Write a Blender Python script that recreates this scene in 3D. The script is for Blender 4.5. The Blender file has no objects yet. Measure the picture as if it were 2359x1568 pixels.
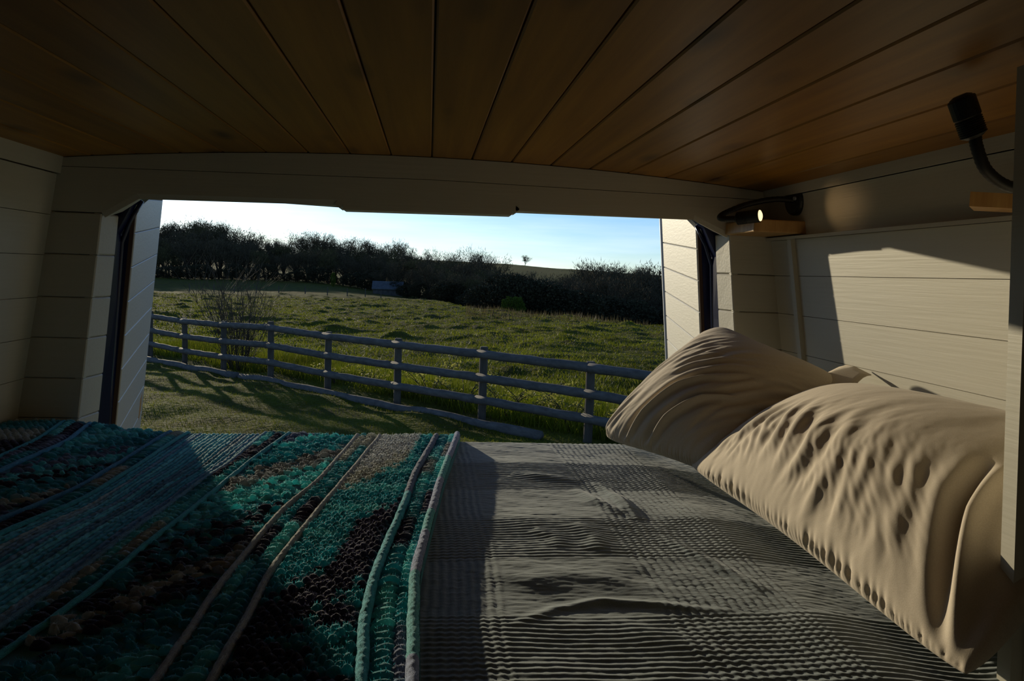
import bpy, math, random
import numpy as np
from mathutils import Vector, Matrix

# ---------------------------------------------------------------- camera, sky, sun, exposure
S = bpy.context.scene
COL = S.collection
R = math.radians
cam_data = bpy.data.cameras.new('camera')
cam_data.sensor_width = 36.0
cam_data.lens = 36.0 * 1750.0 / 2359.0
cam_data.clip_start = 0.02
cam_data.clip_end = 3000
cam = bpy.data.objects.new('camera', cam_data)
COL.objects.link(cam)
cam.matrix_world = Matrix(((0.9935, -0.0258, -0.1111, 0), (-0.1083, 0.0916, -0.9899, 0),
                           (0.0358, 0.9955, 0.0882, 0), (0, 0, 0, 1)))
S.camera = cam

SUN_ELEV = R(8.0)
SUN_AZ = math.atan(0.43)          # to the left of the van's long axis
to_sun = Vector((-math.sin(SUN_AZ) * math.cos(SUN_ELEV), math.cos(SUN_AZ) * math.cos(SUN_ELEV), math.sin(SUN_ELEV)))
sd = bpy.data.lights.new('sun_offscreen', 'SUN')
sd.energy = 3.6
sd.angle = R(0.55)
sd.color = (1.0, 0.86, 0.60)
so = bpy.data.objects.new('sun_offscreen', sd)
COL.objects.link(so)
so.location = to_sun * 1500.0
so.rotation_euler = to_sun.to_track_quat('Z', 'Y').to_euler()

W = bpy.data.worlds.new('sky')
S.world = W
W.use_nodes = True
nt = W.node_tree
nt.nodes.clear()
wo = nt.nodes.new('ShaderNodeOutputWorld')
bg = nt.nodes.new('ShaderNodeBackground')
sky = nt.nodes.new('ShaderNodeTexSky')
sky.sky_type = 'NISHITA'
sky.sun_disc = False
sky.sun_elevation = SUN_ELEV
sky.sun_rotation = -SUN_AZ
sky.altitude = 200
sky.air_density = 0.7
sky.dust_density = 0.15
sky.ozone_density = 2.0
tc = nt.nodes.new('ShaderNodeTexCoord')
mp = nt.nodes.new('ShaderNodeMapping')
mp.inputs['Scale'].default_value = (2.2, 2.2, 26.0)
mp.inputs['Rotation'].default_value = (0, R(-1.2), 0)
cn = nt.nodes.new('ShaderNodeTexNoise')
cn.inputs['Scale'].default_value = 2.1
cn.inputs['Detail'].default_value = 5
cn.inputs['Roughness'].default_value = 0.55
cr = nt.nodes.new('ShaderNodeValToRGB')
cr.color_ramp.elements[0].position = 0.42
cr.color_ramp.elements[0].color = (0, 0, 0, 1)
cr.color_ramp.elements[1].position = 0.75
cr.color_ramp.elements[1].color = (0.55, 0.55, 0.55, 1)
cm = nt.nodes.new('ShaderNodeMix')
cm.data_type = 'RGBA'
hz = nt.nodes.new('ShaderNodeMix')          # clouds take the brightness of the sky around them
hz.data_type = 'RGBA'
hz.blend_type = 'MULTIPLY'
hz.inputs['Factor'].default_value = 1.0
hz.inputs[7].default_value = (1.32, 1.22, 1.12, 1)
gm = nt.nodes.new('ShaderNodeHueSaturation')
gm.inputs['Saturation'].default_value = 0.35
L = nt.links.new
L(tc.outputs['Generated'], mp.inputs['Vector'])
L(mp.outputs['Vector'], cn.inputs['Vector'])
L(cn.outputs['Fac'], cr.inputs['Fac'])
L(sky.outputs['Color'], hz.inputs[6])
L(hz.outputs[2], gm.inputs['Color'])
L(cr.outputs['Color'], cm.inputs['Factor'])
L(sky.outputs['Color'], cm.inputs[6])
L(gm.outputs['Color'], cm.inputs[7])
tn = nt.nodes.new('ShaderNodeMix'); tn.data_type = 'RGBA'; tn.blend_type = 'MULTIPLY'; tn.inputs['Factor'].default_value = 1.0
tn.inputs[7].default_value = (0.81, 0.97, 1.22, 1)
L(cm.outputs[2], tn.inputs[6])
L(tn.outputs[2], bg.inputs['Color'])
bg.inputs['Strength'].default_value = 0.13
L(bg.outputs['Background'], wo.inputs['Surface'])

S.view_settings.view_transform = 'Standard'
S.view_settings.look = 'None'
S.view_settings.gamma = 1.0
S.view_settings.exposure = 0.0
S.view_settings.use_curve_mapping = False

rng = np.random.default_rng(7)
random.seed(7)


# ---------------------------------------------------------------- helpers
def hsh(ix, iy, seed):
    n = (ix.astype(np.int64) * 374761393 + iy.astype(np.int64) * 668265263 + seed * 1274126177) & 0x7fffffff
    n = ((n ^ (n >> 13)) * 1274126177) & 0x7fffffff
    return ((n ^ (n >> 16)) & 0xffff) / 65535.0


def vn(x, y, seed=0):
    x = np.asarray(x, float); y = np.asarray(y, float)
    ix = np.floor(x); iy = np.floor(y)
    fx = x - ix; fy = y - iy
    fx = fx * fx * (3 - 2 * fx); fy = fy * fy * (3 - 2 * fy)
    a = hsh(ix, iy, seed); b = hsh(ix + 1, iy, seed); c = hsh(ix, iy + 1, seed); d = hsh(ix + 1, iy + 1, seed)
    return (a * (1 - fx) + b * fx) * (1 - fy) + (c * (1 - fx) + d * fx) * fy - 0.5


def fbm(x, y, seed=0, o=4):
    s = 0; a = 1.0
    for k in range(o):
        s = s + a * vn(x * 2 ** k, y * 2 ** k, seed + k * 17); a *= 0.5
    return s


def sstep(a, b, x):
    t = np.clip((x - a) / (b - a), 0, 1)
    return t * t * (3 - 2 * t)


def raw_mesh(name, verts, faces, smooth=False, cols=None):
    """verts (n,3); faces: an (m,3) or (m,4) array or a list of tuples; cols (n,3) colours per vertex"""
    me = bpy.data.meshes.new(name)
    verts = np.asarray(verts, dtype=np.float32)
    if isinstance(faces, np.ndarray):
        k = faces.shape[1]
        me.vertices.add(len(verts))
        me.vertices.foreach_set('co', verts.ravel())
        me.loops.add(faces.size)
        me.loops.foreach_set('vertex_index', faces.astype(np.int32).ravel())
        me.polygons.add(len(faces))
        me.polygons.foreach_set('loop_start', np.arange(0, faces.size, k, dtype=np.int32))
        me.update(calc_edges=True)
    else:
        me.from_pydata([tuple(v) for v in verts.tolist()], [], [tuple(f) for f in faces])
        me.update()
    if smooth:
        me.polygons.foreach_set('use_smooth', np.ones(len(me.polygons), dtype=bool))
    if cols is not None:
        at = me.color_attributes.new('Col', 'FLOAT_COLOR', 'POINT')
        c4 = np.ones((len(verts), 4), dtype=np.float32)
        c4[:, :3] = cols
        at.data.foreach_set('color', c4.ravel())
    return me


def link(name, me, m=None, parent=None):
    o = bpy.data.objects.new(name, me)
    COL.objects.link(o)
    if m is not None:
        if len(me.materials) == 0:
            me.materials.append(m)
    if parent is not None:
        o.parent = parent
        o.matrix_parent_inverse = parent.matrix_world.inverted() if False else Matrix.Translation(-Vector(parent.location))
    return o


def obj(name, verts, faces, m, parent=None, smooth=False, cols=None):
    return link(name, raw_mesh(name, verts, faces, smooth, cols), m, parent)


def tag(o, label=None, cat=None, group=None, kind=None):
    if label: o['label'] = label
    if cat: o['category'] = cat
    if group: o['group'] = group
    if kind: o['kind'] = kind
    return o


def thing(name, loc, label, cat, group=None):
    o = bpy.data.objects.new(name, None)
    o.empty_display_size = 0.05
    COL.objects.link(o)
    o.location = loc
    return tag(o, label, cat, group)


def copy_tree(o, loc, rz=0, sc=(1, 1, 1)):
    c = o.copy(); COL.objects.link(c)
    c.location = loc; c.rotation_euler = (0, 0, rz); c.scale = sc
    for ch in o.children:
        d = ch.copy(); COL.objects.link(d); d.parent = c
    return c


def slab_geo(q, t, b=0.002):
    """a board: q = four front corners, counter-clockwise seen from the front; t thickness, b chamfer"""
    q = [Vector(p) for p in q]
    n = ((q[1] - q[0]).cross(q[3] - q[0])).normalized()
    ins = []
    for i in range(4):
        p = q[i]; a = (q[(i + 1) % 4] - p).normalized(); c = (q[(i - 1) % 4] - p).normalized()
        ins.append(p + (a + c) * b)
    v = ins + [p - n * b for p in q] + [p - n * t for p in q]
    f = [(0, 1, 2, 3), (11, 10, 9, 8)]
    for i in range(4):
        j = (i + 1) % 4
        f.append((i, i + 4, j + 4, j))
        f.append((i + 4, i + 8, j + 8, j + 4))
    return [tuple(p) for p in v], f


def slab(name, q, t, m, parent=None, b=0.002):
    v, f = slab_geo(q, t, b)
    return obj(name, v, f, m, parent)


def box_geo(x0, x1, y0, y1, z0, z1):
    v = [(x, y, z) for z in (z0, z1) for y in (y0, y1) for x in (x0, x1)]
    f = [(0, 2, 3, 1), (4, 5, 7, 6), (0, 1, 5, 4), (2, 6, 7, 3), (0, 4, 6, 2), (1, 3, 7, 5)]
    return v, f


def join(parts):
    V = []; Fc = []
    for v, f in parts:
        n = len(V); V += list(v); Fc += [tuple(i + n for i in q) for q in f]
    return V, Fc


def bevel_box(name, x0, x1, y0, y1, z0, z1, m, parent=None, b=0.003, seg=2):
    import bmesh
    bm = bmesh.new()
    v, f = box_geo(x0, x1, y0, y1, z0, z1)
    bv = [bm.verts.new(p) for p in v]
    for q in f: bm.faces.new([bv[i] for i in q])
    bmesh.ops.bevel(bm, geom=list(bm.edges), offset=b, segments=seg, affect='EDGES', profile=0.5)
    me = bpy.data.meshes.new(name); bm.to_mesh(me); bm.free()
    return link(name, me, m, parent)


def prism_geo(poly, z0, z1):
    n = len(poly)
    v = [(x, y, z0) for x, y in poly] + [(x, y, z1) for x, y in poly]
    f = [tuple(reversed(range(n))), tuple(range(n, 2 * n))]
    f += [(i, (i + 1) % n, (i + 1) % n + n, i + n) for i in range(n)]
    return v, f


def tube_geo(pts, rad, seg=8, caps=True):
    pts = [Vector(p) for p in pts]
    if not hasattr(rad, '__len__'): rad = [rad] * len(pts)
    V = []; Fc = []
    up = None
    for i, p in enumerate(pts):
        d = (pts[min(i + 1, len(pts) - 1)] - pts[max(i - 1, 0)]).normalized()
        if up is None:
            up = Vector((0, 0, 1)) if abs(d.z) < 0.9 else Vector((1, 0, 0))
        s = d.cross(up).normalized(); up = s.cross(d).normalized()
        for k in range(seg):
            a = 2 * math.pi * k / seg
            V.append(tuple(p + (s * math.cos(a) + up * math.sin(a)) * rad[i]))
    for i in range(len(pts) - 1):
        for k in range(seg):
            k2 = (k + 1) % seg
            Fc.append((i * seg + k, i * seg + k2, (i + 1) * seg + k2, (i + 1) * seg + k))
    if caps:
        Fc.append(tuple(reversed(range(seg))))
        Fc.append(tuple(range((len(pts) - 1) * seg, len(pts) * seg)))
    return V, Fc


def spline(pts, n):
    P = [Vector(p) for p in pts]
    P = [P[0] * 2 - P[1]] + P + [P[-1] * 2 - P[-2]]
    out = []
    m = len(P) - 3
    for i in range(n):
        t = i / (n - 1) * m
        k = min(int(t), m - 1); u = t - k
        a, b, c, d = P[k:k + 4]
        out.append(0.5 * ((2 * b) + (c - a) * u + (2 * a - 5 * b + 4 * c - d) * u * u + (3 * b - 3 * c + d - a) * u ** 3))
    return out


def grid_faces(nu, nv):
    i = np.arange(nu * nv).reshape(nu, nv)
    return np.stack([i[:-1, :-1], i[1:, :-1], i[1:, 1:], i[:-1, 1:]], -1).reshape(-1, 4)


# ---------------------------------------------------------------- materials
def mat(name, col=(0.5, 0.5, 0.5), rough=0.6, metal=0.0, spec=0.5):
    m = bpy.data.materials.new(name)
    m.use_nodes = True
    p = m.node_tree.nodes['Principled BSDF']
    p.inputs['Base Color'].default_value = (*col, 1)
    p.inputs['Roughness'].default_value = rough
    p.inputs['Metallic'].default_value = metal
    p.inputs['Specular IOR Level'].default_value = spec
    return m


def P(m): return m.node_tree.nodes['Principled BSDF']


def noise_col(m, c1, c2, scale, mapscale=(1, 1, 1), detail=4, lo=0.35, hi=0.65, bump=0.0, bdist=0.001, rand=0.0, rough=0.55):
    t = m.node_tree; n = t.nodes; l = t.links.new
    tc = n.new('ShaderNodeTexCoord'); mp = n.new('ShaderNodeMapping')
    mp.inputs['Scale'].default_value = mapscale
    l(tc.outputs['Object'], mp.inputs['Vector'])
    if rand:
        oi = n.new('ShaderNodeObjectInfo'); mu = n.new('ShaderNodeMath'); mu.operation = 'MULTIPLY'
        mu.inputs[1].default_value = rand
        cb = n.new('ShaderNodeCombineXYZ')
        l(oi.outputs['Random'], mu.inputs[0])
        for k in range(3): l(mu.outputs[0], cb.inputs[k])
        l(cb.outputs[0], mp.inputs['Location'])
    nz = n.new('ShaderNodeTexNoise')
    nz.inputs['Scale'].default_value = scale; nz.inputs['Detail'].default_value = detail
    nz.inputs['Roughness'].default_value = rough
    l(mp.outputs[0], nz.inputs['Vector'])
    cr = n.new('ShaderNodeValToRGB')
    cr.color_ramp.elements[0].position = lo; cr.color_ramp.elements[1].position = hi
    cr.color_ramp.elements[0].color = (*c1, 1); cr.color_ramp.elements[1].color = (*c2, 1)
    l(nz.outputs['Fac'], cr.inputs['Fac'])
    l(cr.outputs['Color'], P(m).inputs['Base Color'])
    if bump:
        b = n.new('ShaderNodeBump'); b.inputs['Strength'].default_value = bump; b.inputs['Distance'].default_value = bdist
        l(nz.outputs['Fac'], b.inputs['Height']); l(b.outputs['Normal'], P(m).inputs['Normal'])
    return m, nz, cr


def attr_mat(name, rough=0.9, sheen=0.0, bump=0.0, bscale=600, bdist=0.001, trans=0.0):
    m = mat(name, rough=rough, spec=0.25)
    t = m.node_tree; n = t.nodes; l = t.links.new
    a = n.new('ShaderNodeAttribute'); a.attribute_name = 'Col'
    l(a.outputs['Color'], P(m).inputs['Base Color'])
    P(m).inputs['Sheen Weight'].default_value = sheen
    P(m).inputs['Sheen Roughness'].default_value = 0.5
    if bump:
        nz = n.new('ShaderNodeTexNoise'); nz.inputs['Scale'].default_value = bscale
        tc = n.new('ShaderNodeTexCoord'); l(tc.outputs['Object'], nz.inputs['Vector'])
        b = n.new('ShaderNodeBump'); b.inputs['Strength'].default_value = bump; b.inputs['Distance'].default_value = bdist
        l(nz.outputs['Fac'], b.inputs['Height']); l(b.outputs['Normal'], P(m).inputs['Normal'])
    if trans:
        tr = n.new('ShaderNodeBsdfTranslucent'); mx = n.new('ShaderNodeMixShader'); mx.inputs[0].default_value = trans
        l(a.outputs['Color'], tr.inputs['Color'])
        l(P(m).outputs[0], mx.inputs[1]); l(tr.outputs[0], mx.inputs[2])
        l(mx.outputs[0], n['Material Output'].inputs['Surface'])
    return m


def leaf_mat(name, c1, c2, trans=0.5):
    m = mat(name, c1, 0.6, spec=0.2)
    t = m.node_tree; n = t.nodes; l = t.links.new
    oi = n.new('ShaderNodeTexCoord'); nz = n.new('ShaderNodeTexNoise'); nz.inputs['Scale'].default_value = 3.0
    l(oi.outputs['Object'], nz.inputs['Vector'])
    mx = n.new('ShaderNodeMix'); mx.data_type = 'RGBA'
    mx.inputs[6].default_value = (*c1, 1); mx.inputs[7].default_value = (*c2, 1)
    l(nz.outputs['Fac'], mx.inputs['Factor'])
    l(mx.outputs[2], P(m).inputs['Base Color'])
    tr = n.new('ShaderNodeBsdfTranslucent'); ms = n.new('ShaderNodeMixShader'); ms.inputs[0].default_value = trans
    l(mx.outputs[2], tr.inputs['Color'])
    l(P(m).outputs[0], ms.inputs[1]); l(tr.outputs[0], ms.inputs[2])
    l(ms.outputs[0], n['Material Output'].inputs['Surface'])
    return m


CREAM1, CREAM2 = (0.525, 0.50, 0.415), (0.55, 0.523, 0.438)
M_paint_y, _, _ = noise_col(mat('cream_paint_along', rough=0.5), CREAM1, CREAM2, 1.0, (160, 5, 160), 5, 0.3, 0.7, 0.35, 0.0012, 40)
M_paint_x, _, _ = noise_col(mat('cream_paint_across', rough=0.5), CREAM1, CREAM2, 1.0, (5, 160, 160), 5, 0.3, 0.7, 0.35, 0.0012, 40)
M_blue = mat('navy_body_paint', (0.006, 0.010, 0.045), 0.22)
M_black = mat('black_plastic', (0.012, 0.012, 0.013), 0.45)
M_back = mat('plywood_backing', (0.30, 0.24, 0.16), 0.9)
M_grey_trim = mat('grey_aluminium_trim', (0.42, 0.45, 0.50), 0.4, 0.3)
M_floor, _, _ = noise_col(mat('van_floor', rough=0.7), (0.06, 0.05, 0.04), (0.10, 0.08, 0.06), 3.0, bump=0.1)
M_screw = mat('dark_screw', (0.05, 0.035, 0.02), 0.4, 0.7)


def pine(name, c1, c2, rough, axis_scale, knots=True):
    m, nz, cr = noise_col(mat(name, rough=rough), c1, c2, 1.0, axis_scale, 6, 0.3, 0.72, 0.12, 0.0006, 60, 0.6)
    if knots:
        t = m.node_tree; n = t.nodes; l = t.links.new
        tc = n.new('ShaderNodeTexCoord'); mp = n.new('ShaderNodeMapping'); mp.inputs['Scale'].default_value = (9, 3.0, 1)
        vo = n.new('ShaderNodeTexVoronoi'); vo.inputs['Scale'].default_value = 1.0; vo.inputs['Randomness'].default_value = 1.0
        l(tc.outputs['Object'], mp.inputs['Vector']); l(mp.outputs[0], vo.inputs['Vector'])
        k = n.new('ShaderNodeValToRGB')
        k.color_ramp.elements[0].position = 0.05; k.color_ramp.elements[0].color = (0.25, 0.17, 0.12, 1)
        k.color_ramp.elements[1].position = 0.22; k.color_ramp.elements[1].color = (1, 1, 1, 1)
        l(vo.outputs['Distance'], k.inputs['Fac'])
        oi = n.new('ShaderNodeObjectInfo'); v = n.new('ShaderNodeMapRange')
        v.inputs['To Min'].default_value = 0.78; v.inputs['To Max'].default_value = 1.15
        l(oi.outputs['Random'], v.inputs['Value'])
        mx = n.new('ShaderNodeMix'); mx.data_type = 'RGBA'; mx.blend_type = 'MULTIPLY'; mx.inputs['Factor'].default_value = 1
        l(cr.outputs['Color'], mx.inputs[6]); l(k.outputs['Color'], mx.inputs[7])
        m2 = n.new('ShaderNodeMix'); m2.data_type = 'RGBA'; m2.blend_type = 'MULTIPLY'; m2.inputs['Factor'].default_value = 1
        l(mx.outputs[2], m2.inputs[6]); l(v.outputs[0], m2.inputs[7])
        l(m2.outputs[2], P(m).inputs['Base Color'])
    return m


M_ceil = pine('stained_pine_ceiling', (0.26, 0.105, 0.010), (0.43, 0.20, 0.022), 0.42, (42, 1.6, 42))
M_block = pine('oak_block', (0.42, 0.22, 0.07), (0.62, 0.37, 0.14), 0.5, (70, 70, 8), False)
M_endgrain = mat('dark_end_grain', (0.10, 0.055, 0.03), 0.8)
M_hatch = pine('bare_plywood', (0.36, 0.22, 0.11), (0.50, 0.33, 0.18), 0.6, (6, 4, 40), False)

# ---------------------------------------------------------------- the van body
YF = 1.765          # the rear frame's face towards the bed
YB = 1.832          # its back edge
Y0 = -1.6           # bulkhead behind the viewer


def wx(z): return 0.84 - 0.17 * (z - 0.05)      # half width of the lining at height z


def cz(x): return 0.256 - 0.064 * x * x         # ceiling height


# ceiling: backing skin + planks
skin = []
xs = np.linspace(-0.86, 0.86, 25)
v = []
for y in (Y0 - 0.05, 1.83):
    for dz in (0.016, 0.06):
        for x in xs: v.append((x, y, cz(x) + dz))
n = len(xs); f = []
for i in range(n - 1):
    f += [(i, i + 1, 2 * n + i + 1, 2 * n + i), (n + i, 3 * n + i, 3 * n + i + 1, n + i + 1), (i, n + i, n + i + 1, i + 1), (2 * n + i, 2 * n + i + 1, 3 * n + i + 1, 3 * n + i)]
ceiling = tag(obj('ceiling', v, f, M_back), 'curved van ceiling lined with orange stained pine planks', 'ceiling', kind='structure')
PW = 0.0915
for k in range(-9, 9):
    a = max(k * PW + 0.0011, -0.822); b = min((k + 1) * PW - 0.0011, 0.822)
    slab('ceiling_plank', [(b, Y0, cz(b)), (a, Y0, cz(a)), (a, YF + 0.004, cz(a)), (b, YF + 0.004, cz(b))], 0.015, M_ceil, ceiling, 0.0022)


def side_wall(name, s, label):
    """lining of one side; s = -1 left, +1 right"""
    q = []
    zz = (0.32, -1.45)
    V = []
    for t in (0.014, 0.06):
        for z in zz:
            for y in (Y0 - 0.05, 1.86):
                V.append((s * (wx(z) + t), y, z))
    Fc = [(0, 1, 3, 2), (4, 6, 7, 5), (0, 2, 6, 4), (1, 5, 7, 3), (0, 4, 5, 1), (2, 3, 7, 6)]
    return tag(obj(name, V, Fc, M_back), label, 'wall', kind='structure')


def wall_board(name, parent, s, y0, y1, z0, z1, proud=0.0, t=0.014, m=None, b=0.002):
    X0 = s * (wx(z0) - proud); X1 = s * (wx(z1) - proud)
    q = [(X0, y0, z0), (X0, y1, z0), (X1, y1, z1), (X1, y0, z1)]
    if s < 0: q = [q[1], q[0], q[3], q[2]]
    return slab(name, q, t, m or M_paint_y, parent, b)


# right lining
wall_r = side_wall('wall_right', 1, 'cream painted plank wall beside the pillows')
g = 0.0006
seams = [0.019, -0.071, -0.161, -0.251, -0.341, -0.431]
top = 0.101
# the lower planks stand proud and leave a ledge at their top
zt = top
for zb in seams:
    wall_board('wall_plank', wall_r, 1, Y0, YF + 0.02, zb + g, zt - (g if zt != top else 0), 0.0)
    zt = zb
wall_board('ledge_strip', wall_r, 1, Y0, YF + 0.01, 0.1015, 0.1085, 0.006, 0.022, b=0.0015)
wall_board('upper_plank', wall_r, 1, Y0, YF + 0.02, 0.109, 0.198, -0.004)
wall_board('top_moulding', wall_r, 1, Y0, YF + 0.02, 0.1987, 0.236, 0.003, 0.020, b=0.004)
yb = 1.655
V, Fc = slab_geo([(wx(-0.36) - 0.012, yb - 0.009, -0.36), (wx(-0.36) - 0.012, yb + 0.009, -0.36), (wx(0.1) - 0.012, yb + 0.009, 0.1), (wx(0.1) - 0.012, yb - 0.009, 0.1)], 0.0125, 0.0015)
obj('batten', V, Fc, M_paint_y, wall_r)
for (y, z) in [(1.585, 0.072), (1.26, 0.072), (1.715, 0.02), (1.52, -0.152), (1.30, 0.0135)]:
    x = wx(z)
    obj('screw', *join([box_geo(x - 0.0008, x + 0.002, y - 0.0022, y + 0.0022, z - 0.003, z + 0.003)]), M_screw, wall_r)

# left lining
wall_l = side_wall('wall_left', -1, 'cream painted plank wall at the blanket end')
zt = 0.181
for zb in (0.093, 0.006, -0.087, -0.177, -0.267, -0.357, -0.447):
    wall_board('wall_plank', wall_l, -1, Y0, YF + 0.02, zb + g, zt - g)
    zt = zb
wall_board('top_moulding', wall_l, -1, Y0, YF + 0.02, 0.1825, 0.232, 0.003, 0.018, b=0.004)
for (y, z) in [(1.655, 0.042), (1.655, 0.036), (1.66, -0.105), (1.65, -0.215), (1.672, -0.10)]:
    x = -wx(z)
    obj('screw', *box_geo(x - 0.002, x + 0.0008, y - 0.0022, y + 0.0022, z - 0.003, z + 0.003), M_screw, wall_l)
hatch = thing('wall_hatch', (-0.86, 1.4, -0.3), 'bare plywood hatch screwed to the left plank wall', 'panel')
slab('panel', [(-wx(-0.34) + 0.006, 1.655, -0.34), (-wx(-0.34) + 0.006, 1.15, -0.34), (-wx(0.004) + 0.006, 1.15, 0.004), (-wx(0.004) + 0.006, 1.655, 0.004)], 0.006, M_hatch, hatch, 0.001)
for z in (-0.002, -0.10, -0.20, -0.30):
    obj('screw', *box_geo(-wx(z) + 0.005, -wx(z) + 0.0072, 1.643, 1.648, z - 0.0028, z + 0.0028), M_screw, hatch)
slab('wall_frame_strip', [(-wx(0.012) + 0.004, 1.672, 0.005), (-wx(0.012) + 0.004, 1.15, 0.005), (-wx(0.02) + 0.004, 1.15, 0.016), (-wx(0.02) + 0.004, 1.672, 0.016)], 0.004, M_paint_y, wall_l, 0.001)

# rear frame: two pillars and a header
wall_b = tag(obj('wall_rear', *join([
    prism_geo([(s * 0.79, YF + 0.016), (s * 0.95, YF + 0.016), (s * 0.95, 1.83), (s * 0.79, 1.83)][::s], -1.45, 0.30) for s in (-1, 1)] +
    [box_geo(-0.95, 0.95, YF + 0.013, YB, 0.175, 0.30)]), M_back),
    'cream boarded rear door frame of the van', 'wall', kind='structure')


def pe(z): return 0.713 + 0.12 * (0.1 - z)      # face edge of the pillar
def pr(z): return 0.702 + 0.125 * (0.1 - z)      # inner rear edge of the pillar
def yr(z): return 1.832 + 0.05 * (0.1 - z)      # the rear edge leans back towards the floor


def pillar(s, zs):
    zt = zs[0]
    for zb in zs[1:]:
        a, b2 = zb + g, zt - g
        q = [(s * pe(a), YF, a), (s * (wx(a) + 0.01), YF, a), (s * (wx(b2) + 0.01), YF, b2), (s * pe(b2), YF, b2)]
        if s < 0: q = [q[1], q[0], q[3], q[2]]
        slab('pillar_board', q, 0.015, M_paint_x, wall_b, 0.002)
        q = [(s * pr(a), yr(a), a), (s * pe(a), YF, a), (s * pe(b2), YF, b2), (s * pr(b2), yr(b2), b2)]
        if s < 0: q = [q[1], q[0], q[3], q[2]]
        slab('reveal_board', q, 0.016, M_paint_x, wall_b, 0.003)
        zt = zb
    # dark steel behind the reveal boards


pillar(1, [0.112, 0.017, -0.073, -0.163, -0.253, -0.343, -0.433, -0.6, -0.9, -1.4])
pillar(-1, [0.098, 0.007, -0.087, -0.177, -0.267, -0.357, -0.447, -0.6, -0.9, -1.4])

# header: upper and lower face board with the gusset corners cut out of the lower one, and undersides
zu = 0.205
HB = 0.150


def seg_prism(name, poly_xz, y0, y1, m, parent):
    n = len(poly_xz)
    v = [(x, y0, z) for x, z in poly_xz] + [(x, y1, z) for x, z in poly_xz]
    f = [tuple(range(n)), tuple(reversed(range(n, 2 * n)))] + [(i, i + n, (i + 1) % n + n, (i + 1) % n) for i in range(n)]
    return obj(name, v, f, m, parent)


up = [(x, zu + g - 0.012 * abs(x)) for x in np.linspace(-0.83, 0.83, 19)] + [(x, cz(x) - 0.0015) for x in np.linspace(0.83, -0.83, 19)]
seg_prism('header_board', up, YF, YF + 0.013, M_paint_x, wall_b)
zlR, zlL = 0.1135, 0.0995
low = [(-0.848, zlL), (-pe(zlL), zlL), (-0.640, HB - 0.006), (-0.208, HB), (-0.196, HB - 0.009), (0.187, HB - 0.004), (0.196, HB + 0.006), (0.622, HB + 0.003), (pe(zlR), zlR), (0.842, zlR)] + \
      [(x, zu - g - 0.012 * abs(x)) for x in np.linspace(0.832, -0.832, 19)]
seg_prism('header_board', low, YF, YF + 0.013, M_paint_x, wall_b)
for a, b2 in zip(low[1:8], low[2:9]):
    xa, xb = a[0], b2[0]
    if abs(xa) > 0.66: xa = math.copysign(pr(a[1]), xa)
    if abs(xb) > 0.66: xb = math.copysign(pr(b2[1]), xb)
    ra, rb = (0.018 if abs(q[0]) > 0.6 else 0.0 for q in (a, b2))
    slab('soffit_board', [(a[0], YF, a[1]), (xa, YB, a[1] + ra), (xb, YB, b2[1] + rb), (b2[0], YF, b2[1])], -0.012, M_paint_x, wall_b, 0.0)

# outer steel: blue jambs, roof edge
def jamb(name, s, label):
    P0 = [(0.705, 1.834), (0.722, 1.86), (0.729, 1.92), (0.745, 1.985), (0.90, 1.985), (0.90, 1.833)]
    V = []
    zz = [0.30, 0.13, 0.06, -0.1, -0.6, -1.4]
    for z in zz:
        k = 0.08 * (0.1 - z)
        if z > 0.1: k = -1.1 * (z - 0.1)
        for (x, y) in P0:
            if x < 0.8: k = (0.125 if y < 1.9 else 0.09) * (0.1 - z) if z <= 0.1 else k
            V.append((s * (x + (k if x < 0.8 else 0.25)), y + (0.05 * (0.1 - max(z, -0.5)) if y < 1.95 else 0.05 * max(0, 0.1 - z)), z))
    n = len(P0); Fc = []
    for i in range(len(zz) - 1):
        for k in range(n):
            q = (i * n + k, i * n + (k + 1) % n, (i + 1) * n + (k + 1) % n, (i + 1) * n + k)
            Fc.append(q if s > 0 else q[::-1])
    o = tag(obj(name, V, Fc, M_blue), label, 'door jamb', kind='structure')
    pts = [(s * (0.7285 + 0.10 * (0.1 - z) - (0.5 * max(z - 0.06, 0))), 1.925 + 0.05 * (0.1 - z), z) for z in (0.14, 0.09, 0.04, -0.1, -0.3, -0.5)]
    obj('door_seal', *tube_geo(pts, 0.005, 6), mat('shiny_seal_' + name, (0.02, 0.025, 0.06), 0.12), o, True)
    return o


jamb('trim_1', -1, 'navy painted steel jamb at the left rear door')
jamb('trim_2', 1, 'navy painted steel jamb at the right rear door')
obj_roof = tag(obj('trim_3', *box_geo(-0.95, 0.95, 1.833, 1.98, 0.215, 0.32), M_blue), 'navy steel roof edge over the rear opening', 'roof edge', kind='structure')

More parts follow.
